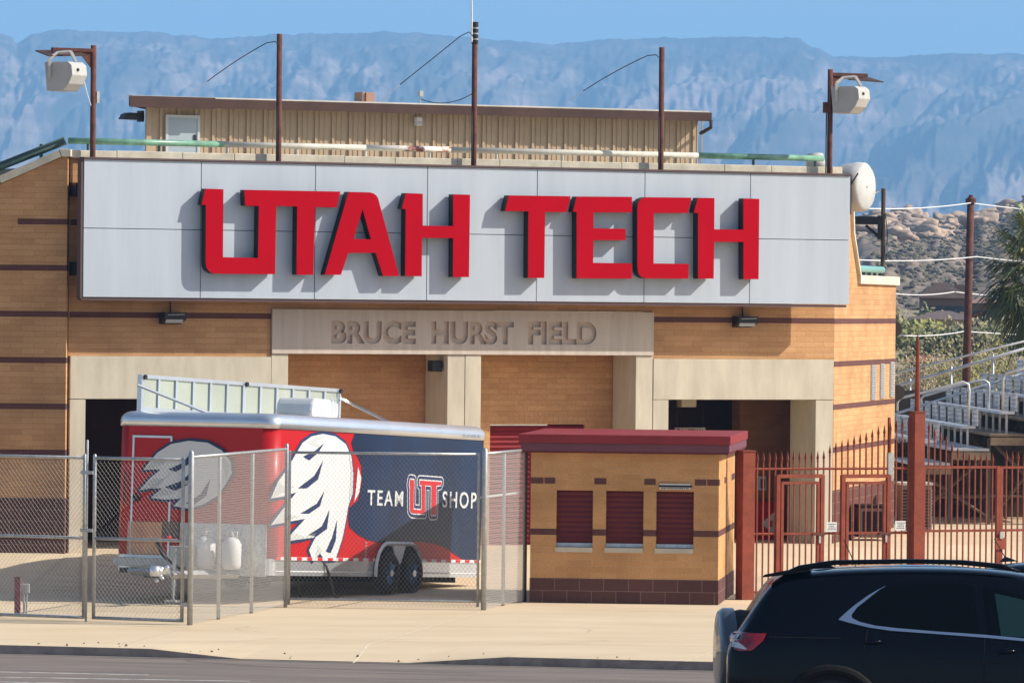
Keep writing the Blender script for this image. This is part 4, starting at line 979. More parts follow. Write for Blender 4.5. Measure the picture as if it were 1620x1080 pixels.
def wheel(xc, zc, ysgn=1, yc=.0, label=None, par=None, Rr=WR, wdt=.22):
    q = MB(); n = 28; prof = [(0, Rr * .58), (0, Rr * .9), (.03, Rr), (wdt - .03, Rr), (wdt, Rr * .9), (wdt, Rr * .58)]
    vs = []; fs = []
    for (yy, rr) in prof:
        for k in range(n): t = 2 * math.pi * k / n; vs.append((xc + rr * math.cos(t), yc + yy, zc + rr * math.sin(t)))
    for j in range(len(prof) - 1):
        for k in range(n): fs.append((j * n + k, (j + 1) * n + k, (j + 1) * n + (k + 1) % n, j * n + (k + 1) % n))
    q.add(vs, fs); wl_ = q.build("wheel", M_tyre, par, smooth=False)
    q = MB(); q.tube([(xc, yc + .035, zc), (xc, yc + .06, zc)], Rr * .58, 24)
    for k in range(8): t = 2 * math.pi * k / 8; q.bar((xc, yc + .02, zc), (xc + Rr * .56 * math.cos(t), yc + .028, zc + Rr * .56 * math.sin(t)), .045)
    q.build("rim", M_rim, wl_)
    q = MB(); q.tube([(xc, yc - .01, zc), (xc, yc + .03, zc)], .055, 12); q.build("hub_cap", M_alum, wl_)
    return wl_
wheel(wx1, wz1, par=tr, yc=-.13); wheel(wx2, wz1, par=tr, yc=-.13)
wheel(wx1, wz1, par=tr, yc=TW - .2); wheel(wx2, wz1, par=tr, yc=TW - .2)
q = MB(); q.tube([(wx1, -.0, wz1), (wx1, TW, wz1)], .05, 8); q.tube([(wx2, 0, wz1), (wx2, TW, wz1)], .05, 8); q.box(.3, TL - .3, .4, .55, -.08, .019); q.box(.3, TL - .3, TW - .55, TW - .4, -.08, .019); q.build("chassis", M_clad, tr)
q = MB(); q.box(xm1 + .12, xm1 + .16, .02, .3, -.12, .02); q.build("mud_flap", M_clad, tr)
# nose: frame looking at the nose (local x runs from its far end towards the near corner)
NM = TR.M @ Matrix.Translation((0, TW, 0)) @ Matrix.Rotation(R(-90), 4, 'Z')
NF = Frame((0, 0, 0)); NF.M = NM; NF.I = NM.inverted()
nose = bpy.data.objects.new("nose_face", None)
def npart(q, name, m_, **k):
    o = q.build(name, m_, tr, **k); o.matrix_local = Matrix.Translation((0, TW, 0)) @ Matrix.Rotation(R(-90), 4, 'Z'); return o
Nn = lambda px, py, y=-.01: NF.hit(px, py, y)
def nbox(q, px0, py0, px1, py1, y0=-.012, y1=0.0, mi=0):
    a = Nn(px0, py0); b = Nn(px1, py1); q.box(a[0], b[0], y0, y1, min(a[1], b[1]), max(a[1], b[1]), mi)
q = MB(); nbox(q, 213, 690, 266, 876, -.012); dN = npart(q, "side_door", M_tred, bevel=.004)
q = MB()
a = Nn(211, 688); b = Nn(268, 878)
q.box(a[0], a[0] + .035, -.03, -.0, b[1], a[1]); q.box(b[0] - .035, b[0], -.03, 0, b[1], a[1]); q.box(a[0], b[0], -.034, -.001, a[1] - .035, a[1]); f1 = npart(q, "door_frame", M_alum)
q = MB(); c_ = Nn(214, 787, -.03); q.tube([(c_[0] + .02, -.06, c_[1]), (c_[0] + .02, -.01, c_[1])], .06, 12); npart(q, "door_latch", M_black)
q = MB(); c_ = Nn(199, 770, -.03); q.tube([(c_[0], -.07, c_[1] + .25), (c_[0], -.07, c_[1] - .28)], .018, 8); npart(q, "grab_handle", M_rust)
q = MB(); nbox(q, 203, 824, 256, 877, -.03, -.0125); npart(q, "plywood_patch", M_ply, bevel=.003)
q = MB(); nbox(q, 257, 824, 284, 850, -.03, -.0135); npart(q, "brown_panel", M_stucco)
q = MB(); nbox(q, 285, 826, 420, 912, -.02, .0); npart(q, "stone_guard", mat("tread_plate", (0.55, 0.56, 0.56), .4, metal=.5, var=.3, vscale=25), bevel=.004)
q = MB(); nbox(q, 192, 880, 300, 897, -.28, -.0, 0); npart(q, "front_step", M_galv, bevel=.01)
q = MB(); nbox(q, 198, 897, 262, 907, -.2, -.0, 0); npart(q, "step_underside", M_black)
# nose streak graphic (abstract)
ng = [(228, 743), (250, 716), (272, 702), (300, 697), (330, 700), (352, 712), (366, 730), (368, 748), (358, 766), (345, 784), (322, 798), (298, 804), (276, 800), (288, 788), (262, 790), (240, 787), (258, 772), (240, 772), (222, 775), (240, 755), (256, 742), (244, 742)]
q = MB(); stroke(q, [Nn(*p) for p in ng], .04, -.032); npart(q, "graphic_outline", M_navyl)
q = MB(); fill(q, [[Nn(*p) for p in ng]], -.042, -.0365); npart(q, "graphic_streaks", M_gw)
for pl_ in ([(262, 770), (290, 760), (308, 742), (300, 766), (278, 776)], [(268, 742), (290, 732), (306, 714), (300, 734), (280, 746)], [(296, 796), (318, 782), (334, 758), (328, 784), (308, 798)]):
    q = MB(); fill(q, [[Nn(*p) for p in pl_]], -.046, -.0425); npart(q, "graphic_strand", M_navyl)
q = MB()
for pl_ in ([(230, 742), (248, 726), (268, 728), (252, 738)], [(225, 774), (244, 756), (262, 758), (250, 770)], [(243, 786), (262, 772), (280, 780)], [(350, 716), (365, 735), (360, 762), (355, 738)]): q = MB(); fill(q, [[Nn(*p) for p in pl_]], -.046, -.0425); npart(q, "graphic_shading", M_gg)
# drawbar, coupler, jack, gas bottles, box
cxx = Nn(270, 890, -1.3)[0]
q = MB(); zc = .0
q.bar((.35, 0, .02), (cxx, -1.25, .0), .09); q.bar((TW - .6, 0, .02), (cxx, -1.25, .0), .09); q.bar((.6, -.55, .03), (TW - .9, -.55, .03), .06); npart(q, "drawbar", M_galv)
q = MB(); a = (cxx - .05, -1.3, .03); q.tube([a, (cxx - .1, -1.62, .06)], .06, 10); q.tube([(cxx - .1, -1.62, -.03), (cxx - .1, -1.62, .13)], .085, 12); q.tube([(cxx - .17, -1.45, .0), (cxx + .05, -1.45, .12)], .04, 8)
for k in range(7): q.blob((cxx - .1 + .2 * random.random() - .05, -1.5, -.12 + .22 * random.random()), .035, 1, .2)
npart(q, "coupler", M_alum, smooth=True)
q = MB(); gj = -.42; q.tube([(cxx - .02, -1.15, .42), (cxx - .02, -1.15, -.2)], .035, 10); q.tube([(cxx - .02, -1.15, -.2), (cxx - .02, -1.15, gj)], .026, 10); q.box(cxx - .12, cxx + .08, -1.25, -1.05, gj - .02, gj + .02); q.tube([(cxx - .02, -1.15, .35), (cxx + .14, -1.2, .3)], .012, 6); npart(q, "jack", M_galv, smooth=False)
q = MB(); a = Nn(282, 846, -.5); q.box(a[0] - .05, a[0] + .3, -.7, -.35, .08, .45); npart(q, "tongue_box", M_offw, bevel=.02)
q = MB(); q.tube([(a[0] - .1, -1.0, .5), (a[0] + .02, -1.0, .30), (a[0] + .22, -.9, .12), (a[0] + .3, -.8, .1)], .035, 8); npart(q, "hose", M_black, smooth=True)
q = MB(); q.blob((a[0] + .0, -.8, .58), .04, 1, 0); npart(q, "red_knob", M_gr)
for px in (326, 367):
    b = Nn(px, 860, -.35); q = MB(); r0_ = .155
    q.tube([(b[0], -.35, .10), (b[0], -.35, .16), (b[0], -.35, .50), (b[0], -.35, .58), (b[0], -.35, .62)], [r0_ * .8, r0_, r0_, r0_ * .7, r0_ * .25], 20)
    q.tube([(b[0], -.35, .62), (b[0], -.35, .70)], .03, 8); q.tube([(b[0] - .09, -.35, .6), (b[0] - .09, -.35, .70), (b[0] + .09, -.35, .70), (b[0] + .09, -.35, .6)], .01, 6)
    npart(q, "gas_bottle", M_white, smooth=True)
# roof equipment: folded stage panel along the far side, air conditioner
RY = TW - .25
ta = TR.hit(222, 594, RY); tb = TR.hit(537, 613, RY); zR = zrb + .24
z_t = (ta[1] + tb[1]) / 2; px0, px1 = ta[0], tb[0]
rk_ = thing("folded_stage_panel", "pale translucent framed panel standing upright along the trailer roof with grey ribs", "roof panel", TR)
q = MB(); q.box(px0 + .05, px1 - .05, RY, RY + .03, zR + .05, z_t - .05); q.build("sheet", M_stage, rk_)
q = MB(); q.box(px0, px1, RY - .03, RY + .05, z_t - .06, z_t); q.box(px0, px1, RY - .03, RY + .05, zR + .0, zR + .07); q.box(px0, px0 + .09, RY - .03, RY + .05, zR + .071, z_t - .061); q.box(px1 - .09, px1, RY - .03, RY + .05, zR + .071, z_t - .061); q.build("frame", M_alum, rk_)
nr = 12
for k in range(1, nr):
    x = px0 + (px1 - px0) * k / nr; q = MB(); wd = .05 if k == 6 else .033; q.box(x - wd, x + wd, RY - .035, RY - .002, zR + .075, z_t - .065); q.build("rib", M_rib, rk_)
a = TR.hit(226, 609, RY - .2); q = MB(); q.bar((a[0], RY - .1, a[1]), (TR.hit(317, 653, RY - .9)[0], RY - 1.0, zR + .01), .035); q.build("brace", M_rib, rk_)
q = MB(); q.bar((px1, RY, z_t - .15), (TR.hit(622, 668, .9)[0], .95, zR + .0), .04); q.build("brace", M_alum, rk_)
q = MB(); q.box(px1 - .06, px1, RY - .04, RY + .04, zR + .0, z_t - .1); q.build("end_post", M_rib, rk_)
for xx in (px0 + .08, (px0 + px1) / 2 + .05, px1 - .04):
    q = MB(); q.tube([(xx, RY - .07, z_t - .04), (xx, RY - .035, z_t - .04)], .04, 10); q.build("bolt", M_black, rk_)
AY = TW * .45
ax0 = TR.hit(438, 650, AY - .35)[0] + 1.25; ax1 = ax0 + .95; azt = TR.hit(470, 629, AY)[1]
ac = thing("rooftop_air_conditioner", "white boxy air conditioner on the trailer roof with a louvred end", "air conditioner", TR)
q = MB(); h_ = azt - zR
body = [(ax0 - .02, zR + .08), (ax0 + .02, zR + .28 if False else zR + h_ * .7), (ax0 + .10, azt), (ax1 - .1, azt - .01), (ax1, azt - .08), (ax1, zR + .08), (ax1 - .06, zR), (ax0 + .05, zR)]
q.prism(body, AY - .35, AY + .35); q.build("cover", M_white, ac, bevel=.05, smooth=False)
q = MB()
for k in range(9):
    for j in range(2): q.box(ax1 - .30 + j * .12, ax1 - .21 + j * .12, AY - .356, AY - .351, zR + .06 + k * .035, zR + .075 + k * .035)
q.build("louvre", M_rib, ac)

# ------------------------------------------------------------------ chain link fence
def clip_seg(x0, z0, x1, z1, W, za, zb):
    pts = []
    dx, dz = x1 - x0, z1 - z0; t0, t1 = 0.0, 1.0
    for p, q in ((-dx, x0), (dx, W - x0), (-dz, z0 - za), (dz, zb - z0)):
        if abs(p) < 1e-9:
            if q < 0: return None
            continue
        r = q / p
        if p < 0: t0 = max(t0, r)
        else: t1 = min(t1, r)
    if t0 >= t1 - 1e-4: return None
    return (x0 + dx * t0, z0 + dz * t0, x0 + dx * t1, z0 + dz * t1)
def link_mesh(W, za, zb, parent, dx=.068, hh=.085, r=.0018, m_=None):
    q = MB(); k = hh / dx; H = zb - za; n = int((W + H / k) / dx) + 2
    for sgn in (1, -1):
        for i in range(-1, n + 1):
            xs_ = -H / k + i * dx + (0.0)
            if sgn > 0: s_ = clip_seg(xs_, za, xs_ + H / k, zb, W, za, zb)
            else: s_ = clip_seg(xs_, zb, xs_ + H / k, za, W, za, zb)
            if s_:
                y = .003 * sgn
                q.tube([(s_[0], y, s_[1]), (s_[2], y, s_[3])], r, 3, cap=False)
    # knuckled top selvage
    i = 0
    while i * dx < W: q.tube([(i * dx, 0, zb - .01), (i * dx + .008, 0, zb + .03)], r * 1.2, 3, cap=False); i += 1
    return q.build("wire_mesh", m_ or M_wire, parent)
def fence_frame(pa, pb): return Frame((pa.x, pa.y, 0), math.atan2(pb.y - pa.y, pb.x - pa.x)), math.hypot(pb.x - pa.x, pb.y - pa.y)
def rail(q, L, z, r, y=0, a=0): q.tube([(a, y, z), (L, y, z)], r, 8)
def upright(x, z0, z1, r, par, y=0, nm="post", m_=None):
    q = MB(); q.tube([(x, y, z0), (x, y, z1 - r), (x, y, z1)], [r, r, r * .5], 10); return q.build(nm, m_ or M_galv, par, smooth=True)
fR = at(303, 700, 61.4); fL = at(-160, 700, 62.9)
FF, _ = fence_frame(fL, fR)
fx = lambda px: FF.hit(px, 850)[0]
zt = FF.hit(220, 725.5)[1]; zmid = FF.hit(220, 853)[1]; zbot = .06
# left gate leaf
g1 = thing("chain_link_gate", "left leaf of the chain link double gate, running out of the picture's left edge", "gate", Frame(FF.W(fx(-130), 0, 0), math.atan2(fR.y - fL.y, fR.x - fL.x)), group="double gate leaves")
W1 = fx(133) - fx(-130)
link_mesh(W1, zbot, zt, g1)
for z in (zbot, zmid, zt): q = MB(); rail(q, W1, z, .024); q.build("rail", M_galv, g1, smooth=True)
upright(W1, zbot - .02, zt + .06, .026, g1, nm="stile"); upright(0, zbot - .02, zt + .06, .026, g1, nm="stile")
g2 = thing("chain_link_gate", "right leaf of the chain link double gate, hung on the thick corner post", "gate", Frame(FF.W(fx(149), 0, 0), math.atan2(fR.y - fL.y, fR.x - fL.x)), group="double gate leaves")
W2 = fx(289) - fx(149)
link_mesh(W2, zbot, zt, g2)
for z in (zbot, zmid, zt): q = MB(); rail(q, W2, z, .024); q.build("rail", M_galv, g2, smooth=True)
upright(W2, zbot - .02, zt + .04, .028, g2, nm="stile"); upright(0, zbot - .02, zt + .06, .028, g2, nm="stile")
for z in (FF.hit(295, 763)[1], FF.hit(295, 956)[1]): q = MB(); q.box(W2 - .02, fx(303) - fx(149), -.03, .03, z - .03, z + .03); q.build("hinge", M_galv, g2)
cb_ = thing("cane_bolt", "tall thin steel drop bolt standing between the two gate leaves", "bolt", Frame(FF.W(fx(140), -.06, 0), FF.M.to_euler().z))
upright(0, 0, FF.hit(140, 695)[1], .018, cb_, nm="rod")
q = MB()
for z in (FF.hit(140, 747)[1], zmid + .12): q.box(-.1, .1, -.02, .02, z - .025, z + .025)
q.build("latch", M_galv, cb_)
# angled panel
pA_ = at(303, 700, 61.4); pB_ = at(454, 700, 65.2)
F2, W_ = fence_frame(pA_, pB_)
f2 = thing("chain_link_fence", "chain link fence run angling back from the gate corner towards the trailer", "fence", F2)
z2 = F2.hit(420, 713)[1]
link_mesh(W_, .03, z2, f2, dx=.060, hh=.075, r=.0021, m_=M_wirel)
q = MB(); rail(q, W_, z2, .022); q.build("rail", M_galv, f2, smooth=True)
upright(0, 0, F2.hit(303, 712)[1], .044, f2); upright(W_ - .0, 0, F2.hit(454, 701)[1], .03, f2)
for px in (350, 402): upright(F2.hit(px, 800)[0], 0, z2 + .01, .03, f2, y=.03)
# middle gate
pC_ = at(768, 700, 65.0); F3, W3 = fence_frame(at(459, 700, 65.15), at(758, 700, 65.02))
g3 = thing("chain_link_gate", "wide single chain link gate in front of the trailer's side", "gate", F3)
z3 = F3.hit(600, 716.8)[1]; zb3 = F3.hit(600, 954)[1]
link_mesh(W3, .03, z3, g3)
for z, r9 in ((z3, .022), (max(.14, zb3), .02)): q = MB(); rail(q, W3, z, r9); q.build("rail", M_galv, g3, smooth=True)
upright(0, .05, z3 + .03, .022, g3, nm="stile"); upright(W3, .05, z3 + .03, .022, g3, nm="stile")
# end run to the booth
F4, W4 = fence_frame(at(767.5, 700, 65.0), at(832, 700, 66.9))
f4 = thing("chain_link_fence", "short chain link run between the middle gate's post and the ticket booth", "fence", F4)
z4 = F4.hit(800, 714.5)[1]; link_mesh(W4, .03, z4, f4, dx=.060, hh=.075, r=.0026, m_=M_wirel)
q = MB(); rail(q, W4, z4, .022); q.build("rail", M_galv, f4, smooth=True)
upright(0, 0, F4.hit(767, 708)[1], .045, f4); upright(F4.hit(800, 800)[0], 0, z4 + .02, .03, f4, y=.03); upright(W4, 0, z4, .035, f4, m_=M_lattice)
q = MB(); rail(q, W4, 1.78, .018, y=.06); q.build("white_tube", M_white, f4)
# bollard with socket
bp_ = G(27.5, 971); bl = thing("bollard", "short square maroon bollard standing behind the left gate leaf", "bollard", loc=(bp_.x, bp_.y, 0))
q = MB(); q.box(-.045, .045, -.045, .045, 0, .56); q.build("shaft", M_plum, bl, bevel=.005)
q = MB(); q.box(-.05, .05, -.05, .05, .561, .575); q.build("cap", M_rust, bl)
bp_ = G(40, 970); ob = thing("outdoor_socket", "grey outdoor socket box on a short conduit beside the maroon bollard", "socket", loc=(bp_.x, bp_.y, 0))
q = MB(); q.tube([(-.02, 0, 0), (-.02, 0, .32)], .018, 8); q.tube([(.02, 0, 0), (.02, 0, .32)], .012, 8); q.build("conduit", M_galv, ob)
q = MB(); q.box(-.06, .06, -.04, .04, .32, .46); q.box(-.03, .03, -.045, -.041, .35, .43, 1); q.build("box", [M_offw, M_rib], ob, bevel=.004)
# hose on the ground behind the gate
q = MB(); pts = [G(487, 943), G(480, 930)]; h0 = G(474, 950); pts = [h0 + Vector((0, .3, .02)), h0 + Vector((-.05, .3, .35)), h0 + Vector((.05, .3, .72)), h0 + Vector((.22, .3, .78)), h0 + Vector((.42, .32, .55)), h0 + Vector((.55, .35, .1)), h0 + Vector((.6, .4, .02))]
q.tube(pts, .022, 8); q.build("black_hose", M_black, smooth=True, label="black hose looping up from the ground beside the trailer, behind the middle gate", category="hose")

# ------------------------------------------------------------------ red picket fence
RF0 = at(1179, 850, 67.9); RF1 = at(1449, 850, 68.95)
RF = Frame((RF0.x, RF0.y, 0), math.atan2(RF1.y - RF0.y, RF1.x - RF0.x))
rx = lambda px: RF.hit(px, 800)[0]
rz = lambda py, px=1300: RF.hit(px, py)[1]
RAIL1 = rz(741, 1320); RAIL0 = rz(843, 1320); BOT = .08
def picket(par, x, ztop, z0=BOT, spear=True, nm="picket"):
    q = MB(); s = .011
    zs = ztop - .17 if spear else ztop
    q.box(x - s, x + s, -s, s, z0, zs)
    if spear:
        q.tube([(x, 0, zs), (x, 0, zs + .02)], .02, 8)
        q.tube([(x, 0, zs + .02), (x, 0, zs + .06), (x, 0, ztop + .02)], [.012, .028, .001], 4)
    return q.build(nm, M_fence, par)
def square_post(px, pytop, wpx, par_label, cat="post", spike=None, w_=.23):
    x = rx(px); zt_ = rz(pytop, px)
    r = thing("square_post", par_label, cat, Frame(RF.W(x, 0, 0), RF.M.to_euler().z), group="square rust red fence posts")
    q = MB(); q.box(-w_ / 2, w_ / 2, -w_ / 2, w_ / 2, 0, zt_); q.build("shaft", M_fence, r, bevel=.006)
    q = MB(); q.box(-w_ / 2 - .012, w_ / 2 + .012, -w_ / 2 - .012, w_ / 2 + .012, zt_ + .001, zt_ + .02); q.build("cap", M_fence, r)
    if spike:
        q = MB(); z9 = rz(spike, px); q.tube([(0, 0, zt_), (0, 0, z9 - .5), (0, 0, z9 - .15), (0, 0, z9)], [.05, .035, .028, .002], 8); q.build("spike", M_fence, r)
    return r
square_post(1179.5, 714, 22, "thick square rust red post right beside the ticket booth")
square_post(1449.5, 652, 20, "tallest square rust red post topped by a long tapering spike", spike=526, w_=.2)
ARCH = [(1190, 716), (1300, 714), (1320, 700), (1331, 697), (1360, 687), (1395, 674), (1420, 664), (1440, 660)]
fa = thing("picket_fence", "rust red spear topped picket run, tips rising from the booth to the tall spiked post", "fence", RF)
q = MB(); q.tube([(rx(1190), 0, RAIL1), (rx(1440), 0, RAIL1)], .02, 4); q.build("top_rail", M_fence, fa)
for a, b in ((1190, 1227), (1301, 1331), (1406, 1440)):
    q = MB(); q.tube([(rx(a), 0, RAIL0), (rx(b), 0, RAIL0)], .02, 4); q.build("lower_rail", M_fence, fa)
    q = MB(); q.tube([(rx(a), 0, BOT + .04), (rx(b), 0, BOT + .04)], .02, 4); q.build("bottom_rail", M_fence, fa)
gates = [(1230, 1300), (1333, 1405)]
px = 1197.5
while px < 1438:
    ins = any(a - 3 < px < b + 3 for a, b in gates)
    zt_ = rz(lerp_tab(ARCH, px), px)
    if ins: picket(fa, rx(px), zt_, rz(750, px))
    else: picket(fa, rx(px), zt_)
    px += 9.55
for i, (a, b) in enumerate(gates):
    zt_ = rz(751, a)
    q = MB()
    for xx in (rx(a), rx(b)): q.box(xx - .035, xx + .035, -.035, .035, 0, zt_)
    q.box(rx(a), rx(b), -.034, .034, zt_ - .05, zt_ + .01); q.build("gate_frame", M_fence, fa)
    gl = thing("picket_gate", ["rust red walk-through picket gate nearer the ticket booth", "rust red walk-through picket gate nearer the tall spiked post"][i], "gate", RF, group="walk through gates")
    z1 = rz(762, a); x0, x1 = rx(a + 7), rx(b - 6)
    q = MB()
    for xx in (x0, x1): q.box(xx - .025, xx + .025, -.025, .025, .05, z1)
    q.box(x0, x1, -.024, .024, z1 - .04, z1 + .005); q.box(x0, x1, -.02, .02, RAIL0 - .02, RAIL0 + .02); q.box(x0, x1, -.02, .02, .06, .1); q.build("leaf_frame", M_fence, gl)
    n = 6
    for k in range(1, n): picket(gl, x0 + (x1 - x0) * k / n, z1, .1, False, "bar")
    q = MB(); q.box(x1 - .12, x1 + .12, -.05, -.026, RAIL0 - .03, RAIL0 + .01); q.box(x1 - .0, x1 + .035, -.05, -.026, RAIL0 - .16, RAIL0 - .04, 1); q.build("latch", [M_rust, M_galv], gl)
# tall intermediate pole
x = rx(1408); q = MB(); q.tube([(x, .05, 0), (x, .05, rz(660, 1408))], .028, 8); q.build("pole", M_fence, fa, smooth=True)
q = MB(); q.box(x - .05, x + .05, -.02, .04, rz(760), rz(716)); q.build("grey_sleeve", M_galv, fa)
# gate notices
for px, py, lb in ((1315, 833, "white printed notice on the fence rail between the two walk-through gates"), (1424, 831, "white printed notice on the fence rail next to the tall spiked post")):
    x, z = RF.hit(px, py, -.03); r = thing("notice", lb, "notice", Frame(RF.W(x, -.035, z), RF.M.to_euler().z), group="white notices on the red fence")
    q = MB(); q.box(-.1, .1, -.004, .004, -.08, .08); q.build("plate", M_white, r)
    q = MB()
    for j, (w_, zz) in enumerate(((.13, .04), (.1, .01), (.12, -.02), (.15, -.05))):
        xx = -w_ / 2
        while xx < w_ / 2: L = random.uniform(.01, .03); q.box(xx, xx + L, -.0055, -.0042, zz, zz + .014); xx += L + .008
    q.build("print", M_seam, r)
# right run: double gate leaves beyond the tall post
ARC2 = [(1458, 664), (1467, 667), (1480, 678), (1495, 690), (1510, 704), (1522, 712), (1540, 718), (1580, 718), (1590, 714), (1640, 714), (1800, 714)]
def leaf(pa, pb, label):
    gl = thing("picket_gate", label, "gate", RF, group="wide picket gate leaves")
    x0, x1 = rx(pa), rx(pb); zt_ = rz(739, pa)
    q = MB()
    for xx in (x0, x1): q.box(xx - .03, xx + .03, -.03, .03, .05, zt_ + .02)
    q.box(x0, x1, -.022, .022, zt_ - .02, zt_ + .02); q.box(x0, x1, -.02, .02, RAIL0, RAIL0 + .04); q.box(x0, x1, -.02, .02, .06, .1); q.build("leaf_frame", M_fence, gl)
    p_ = pa + 8.5
    while p_ < pb - 3: picket(gl, rx(p_), rz(lerp_tab(ARC2, p_), p_), .1); p_ += 9.2
    return gl
g_ = leaf(1460, 1578, "wide rust red picket gate leaf right of the tall spiked post, tips curving down")
q = MB(); q.box(rx(1573), rx(1590), -.06, -.03, RAIL0 - .3, RAIL0 - .1); q.box(rx(1579), rx(1584), -.08, -.06, RAIL0 - .12, RAIL0 + .0, 1); q.build("latch", [M_fence, M_galv], g_)
leaf(1583, 1690, "wide rust red picket gate leaf running out of the picture's right edge")

# condenser units behind the fence
def condenser(px, py, D, w_, d_, h_, label, ang=0):
    p = at(px, py, D); r = thing("condenser_unit", label, "condenser", Frame((p.x, p.y, hz(p.x, p.y)), ang), group="condenser units behind the red fence")
    q = MB(); q.box(0, w_, 0, d_, .06, h_); q.build("casing", mat("unit_grey", (0.20, 0.155, 0.13), .7), r, bevel=.01)
    q = MB(); q.box(-.02, w_ + .02, -.02, d_ + .02, h_ + .001, h_ + .05); q.build("lid", M_offw if h_ > .9 else M_clad, r)
    q = MB()
    for k in range(12): q.box(.04, w_ - .04, -.012, -.002, .14 + k * (h_ - .2) / 12, .14 + k * (h_ - .2) / 12 + .03)
    q.build("grille", M_clad, r)
    q = MB()
    for k in range(12): q.box(w_ + .002, w_ + .014, .04, d_ - .04, .14 + k * (h_ - .2) / 12, .14 + k * (h_ - .2) / 12 + .03)
    q.build("end_grille", M_galv, r)
condenser(1361, 850, 77.5, .55, .9, .62, "low dark condenser unit behind the walk-through gate, near the side wall", R(5))
condenser(1424, 850, 80, .62, .7, .95, "taller condenser unit with pale lid behind the spiked post", R(5))

# ------------------------------------------------------------------ bleachers
BX = at(1500, 700, 86)
bl_ = thing("bleachers", "aluminium bleachers with railings stepping up to the right behind the red fence", "bleachers", Frame((9.15, 84.0 * K, 0), R(3)))
NRW = 9; TRD, RIS = .80, .30
for i in range(NRW):
    x = -1.0 + i * TRD; z = 2.05 + i * RIS - .35
    q = MB(); q.box(x, x + TRD - .02, -1.6 + .25 * i if i > 3 else -.4, 12, z - .05, z); q.build("deck", M_dirtdark if i > 1 else M_bleach, bl_)
    q = MB(); q.box(x + .28, x + .55, 0, 12, z + .40, z + .45)
    for y_ in range(0, 12, 1): q.box(x + .38, x + .42, y_ + .1, y_ + .15, z, z + .40)
    q.build("bench", M_bleach, bl_)
    for s_ in range(9):
        y0 = .15 + s_ * 1.3; q = MB()                  # perforated backrest
        for k in range(4): q.box(x + .60, x + .62, y0, y0 + .8, z + .5 + k * .09, z + .54 + k * .09)
        for k in range(6): q.box(x + .595, x + .625, y0 + k * .15, y0 + k * .15 + .03, z + .45, z + .82)
        q.build("backrest", M_bleach, bl_)
# end-on fascia and understructure
q = MB()
for i in range(NRW):
    x = -1 + i * TRD; z = 1.65 + i * RIS
    q.box(x, x + TRD, -.45, -.41, z - .18, z - .02)
q.build("end_fascia", M_dirtdark, bl_)
for y_ in (-.2, 3, 6, 9, 12):
    for i in range(1, NRW, 1):
        x = -1 + i * TRD; z = 1.6 + i * RIS; q = MB(); q.box(x - .035, x + .035, y_ - .035, y_ + .035, .3, z); q.build("support_post", M_lattice, bl_)
    q = MB()
    for i in range(0, NRW - 1, 2):
        x = -1 + i * TRD; z = 1.6 + i * RIS
        q.bar((x, y_, .5), (x + 2 * TRD, y_, z + .3), .05); q.bar((x, y_, z), (x + 2 * TRD, y_, .6), .05)
    q.bar((-1, y_, 1.0), (-1 + NRW * TRD, y_, 1.1), .05); q.build("cross_brace", M_lattice, bl_)
M_shade = mat("dark_shade_sheet", (0.05, 0.035, 0.028), .9, col2=(.09, .07, .05), vscale=3)  # dark sheets: the shade below the seats put into their colour
for b_ in ((-1, 7, 12.2, 12.3, .3, 3.0), (-.9, 7, 4, 4.1, .3, 2.0)): q = MB(); q.box(*b_); q.build("rear_shade_sheet", M_shade, bl_)
q = MB(); q.box(7, 7.1, -.4, 12.2, .3, 4.0); q.build("far_screen", M_lattice, bl_)
def hoop(pts, r=.028):
    q = MB(); q.tube(pts, r, 8); q.build("handrail", M_bleach, bl_, smooth=True)
hoops = [((1419, 720), (1419, 640), (1430, 633)), None]
def BL(px, py, D): return tuple(bl_.matrix_world.inverted() @ at(px, py, D))
bpy.context.view_layer.update()
hoop([BL(1419.5, 650, 84), BL(1419.5, 636, 84), BL(1426, 629, 84), BL(1500, 611, 84), BL(1524, 604, 84), BL(1532, 608, 84), BL(1533.5, 618, 84), BL(1532, 664, 84)])
hoop([BL(1456.5, 640, 86), BL(1456.5, 632, 86), BL(1461, 626, 86), BL(1540, 604, 86), BL(1557, 601, 86), BL(1564, 606, 86), BL(1565, 612, 86), BL(1563, 655, 86)])
hoop([BL(1586.5, 650, 84), BL(1587, 598, 84), BL(1592, 590, 84), BL(1700, 560, 84)])
hoop([BL(1415, 655, 90), BL(1700, 565, 90)], .03); hoop([BL(1415, 612, 95), BL(1700, 528, 95)], .035); hoop([BL(1415, 591, 97), BL(1700, 520, 97)], .025)
for px in (1440, 1505, 1571, 1640):
    hoop([BL(px, 606 - (px - 1415) * .295, 95), BL(px, 680, 95)], .025)

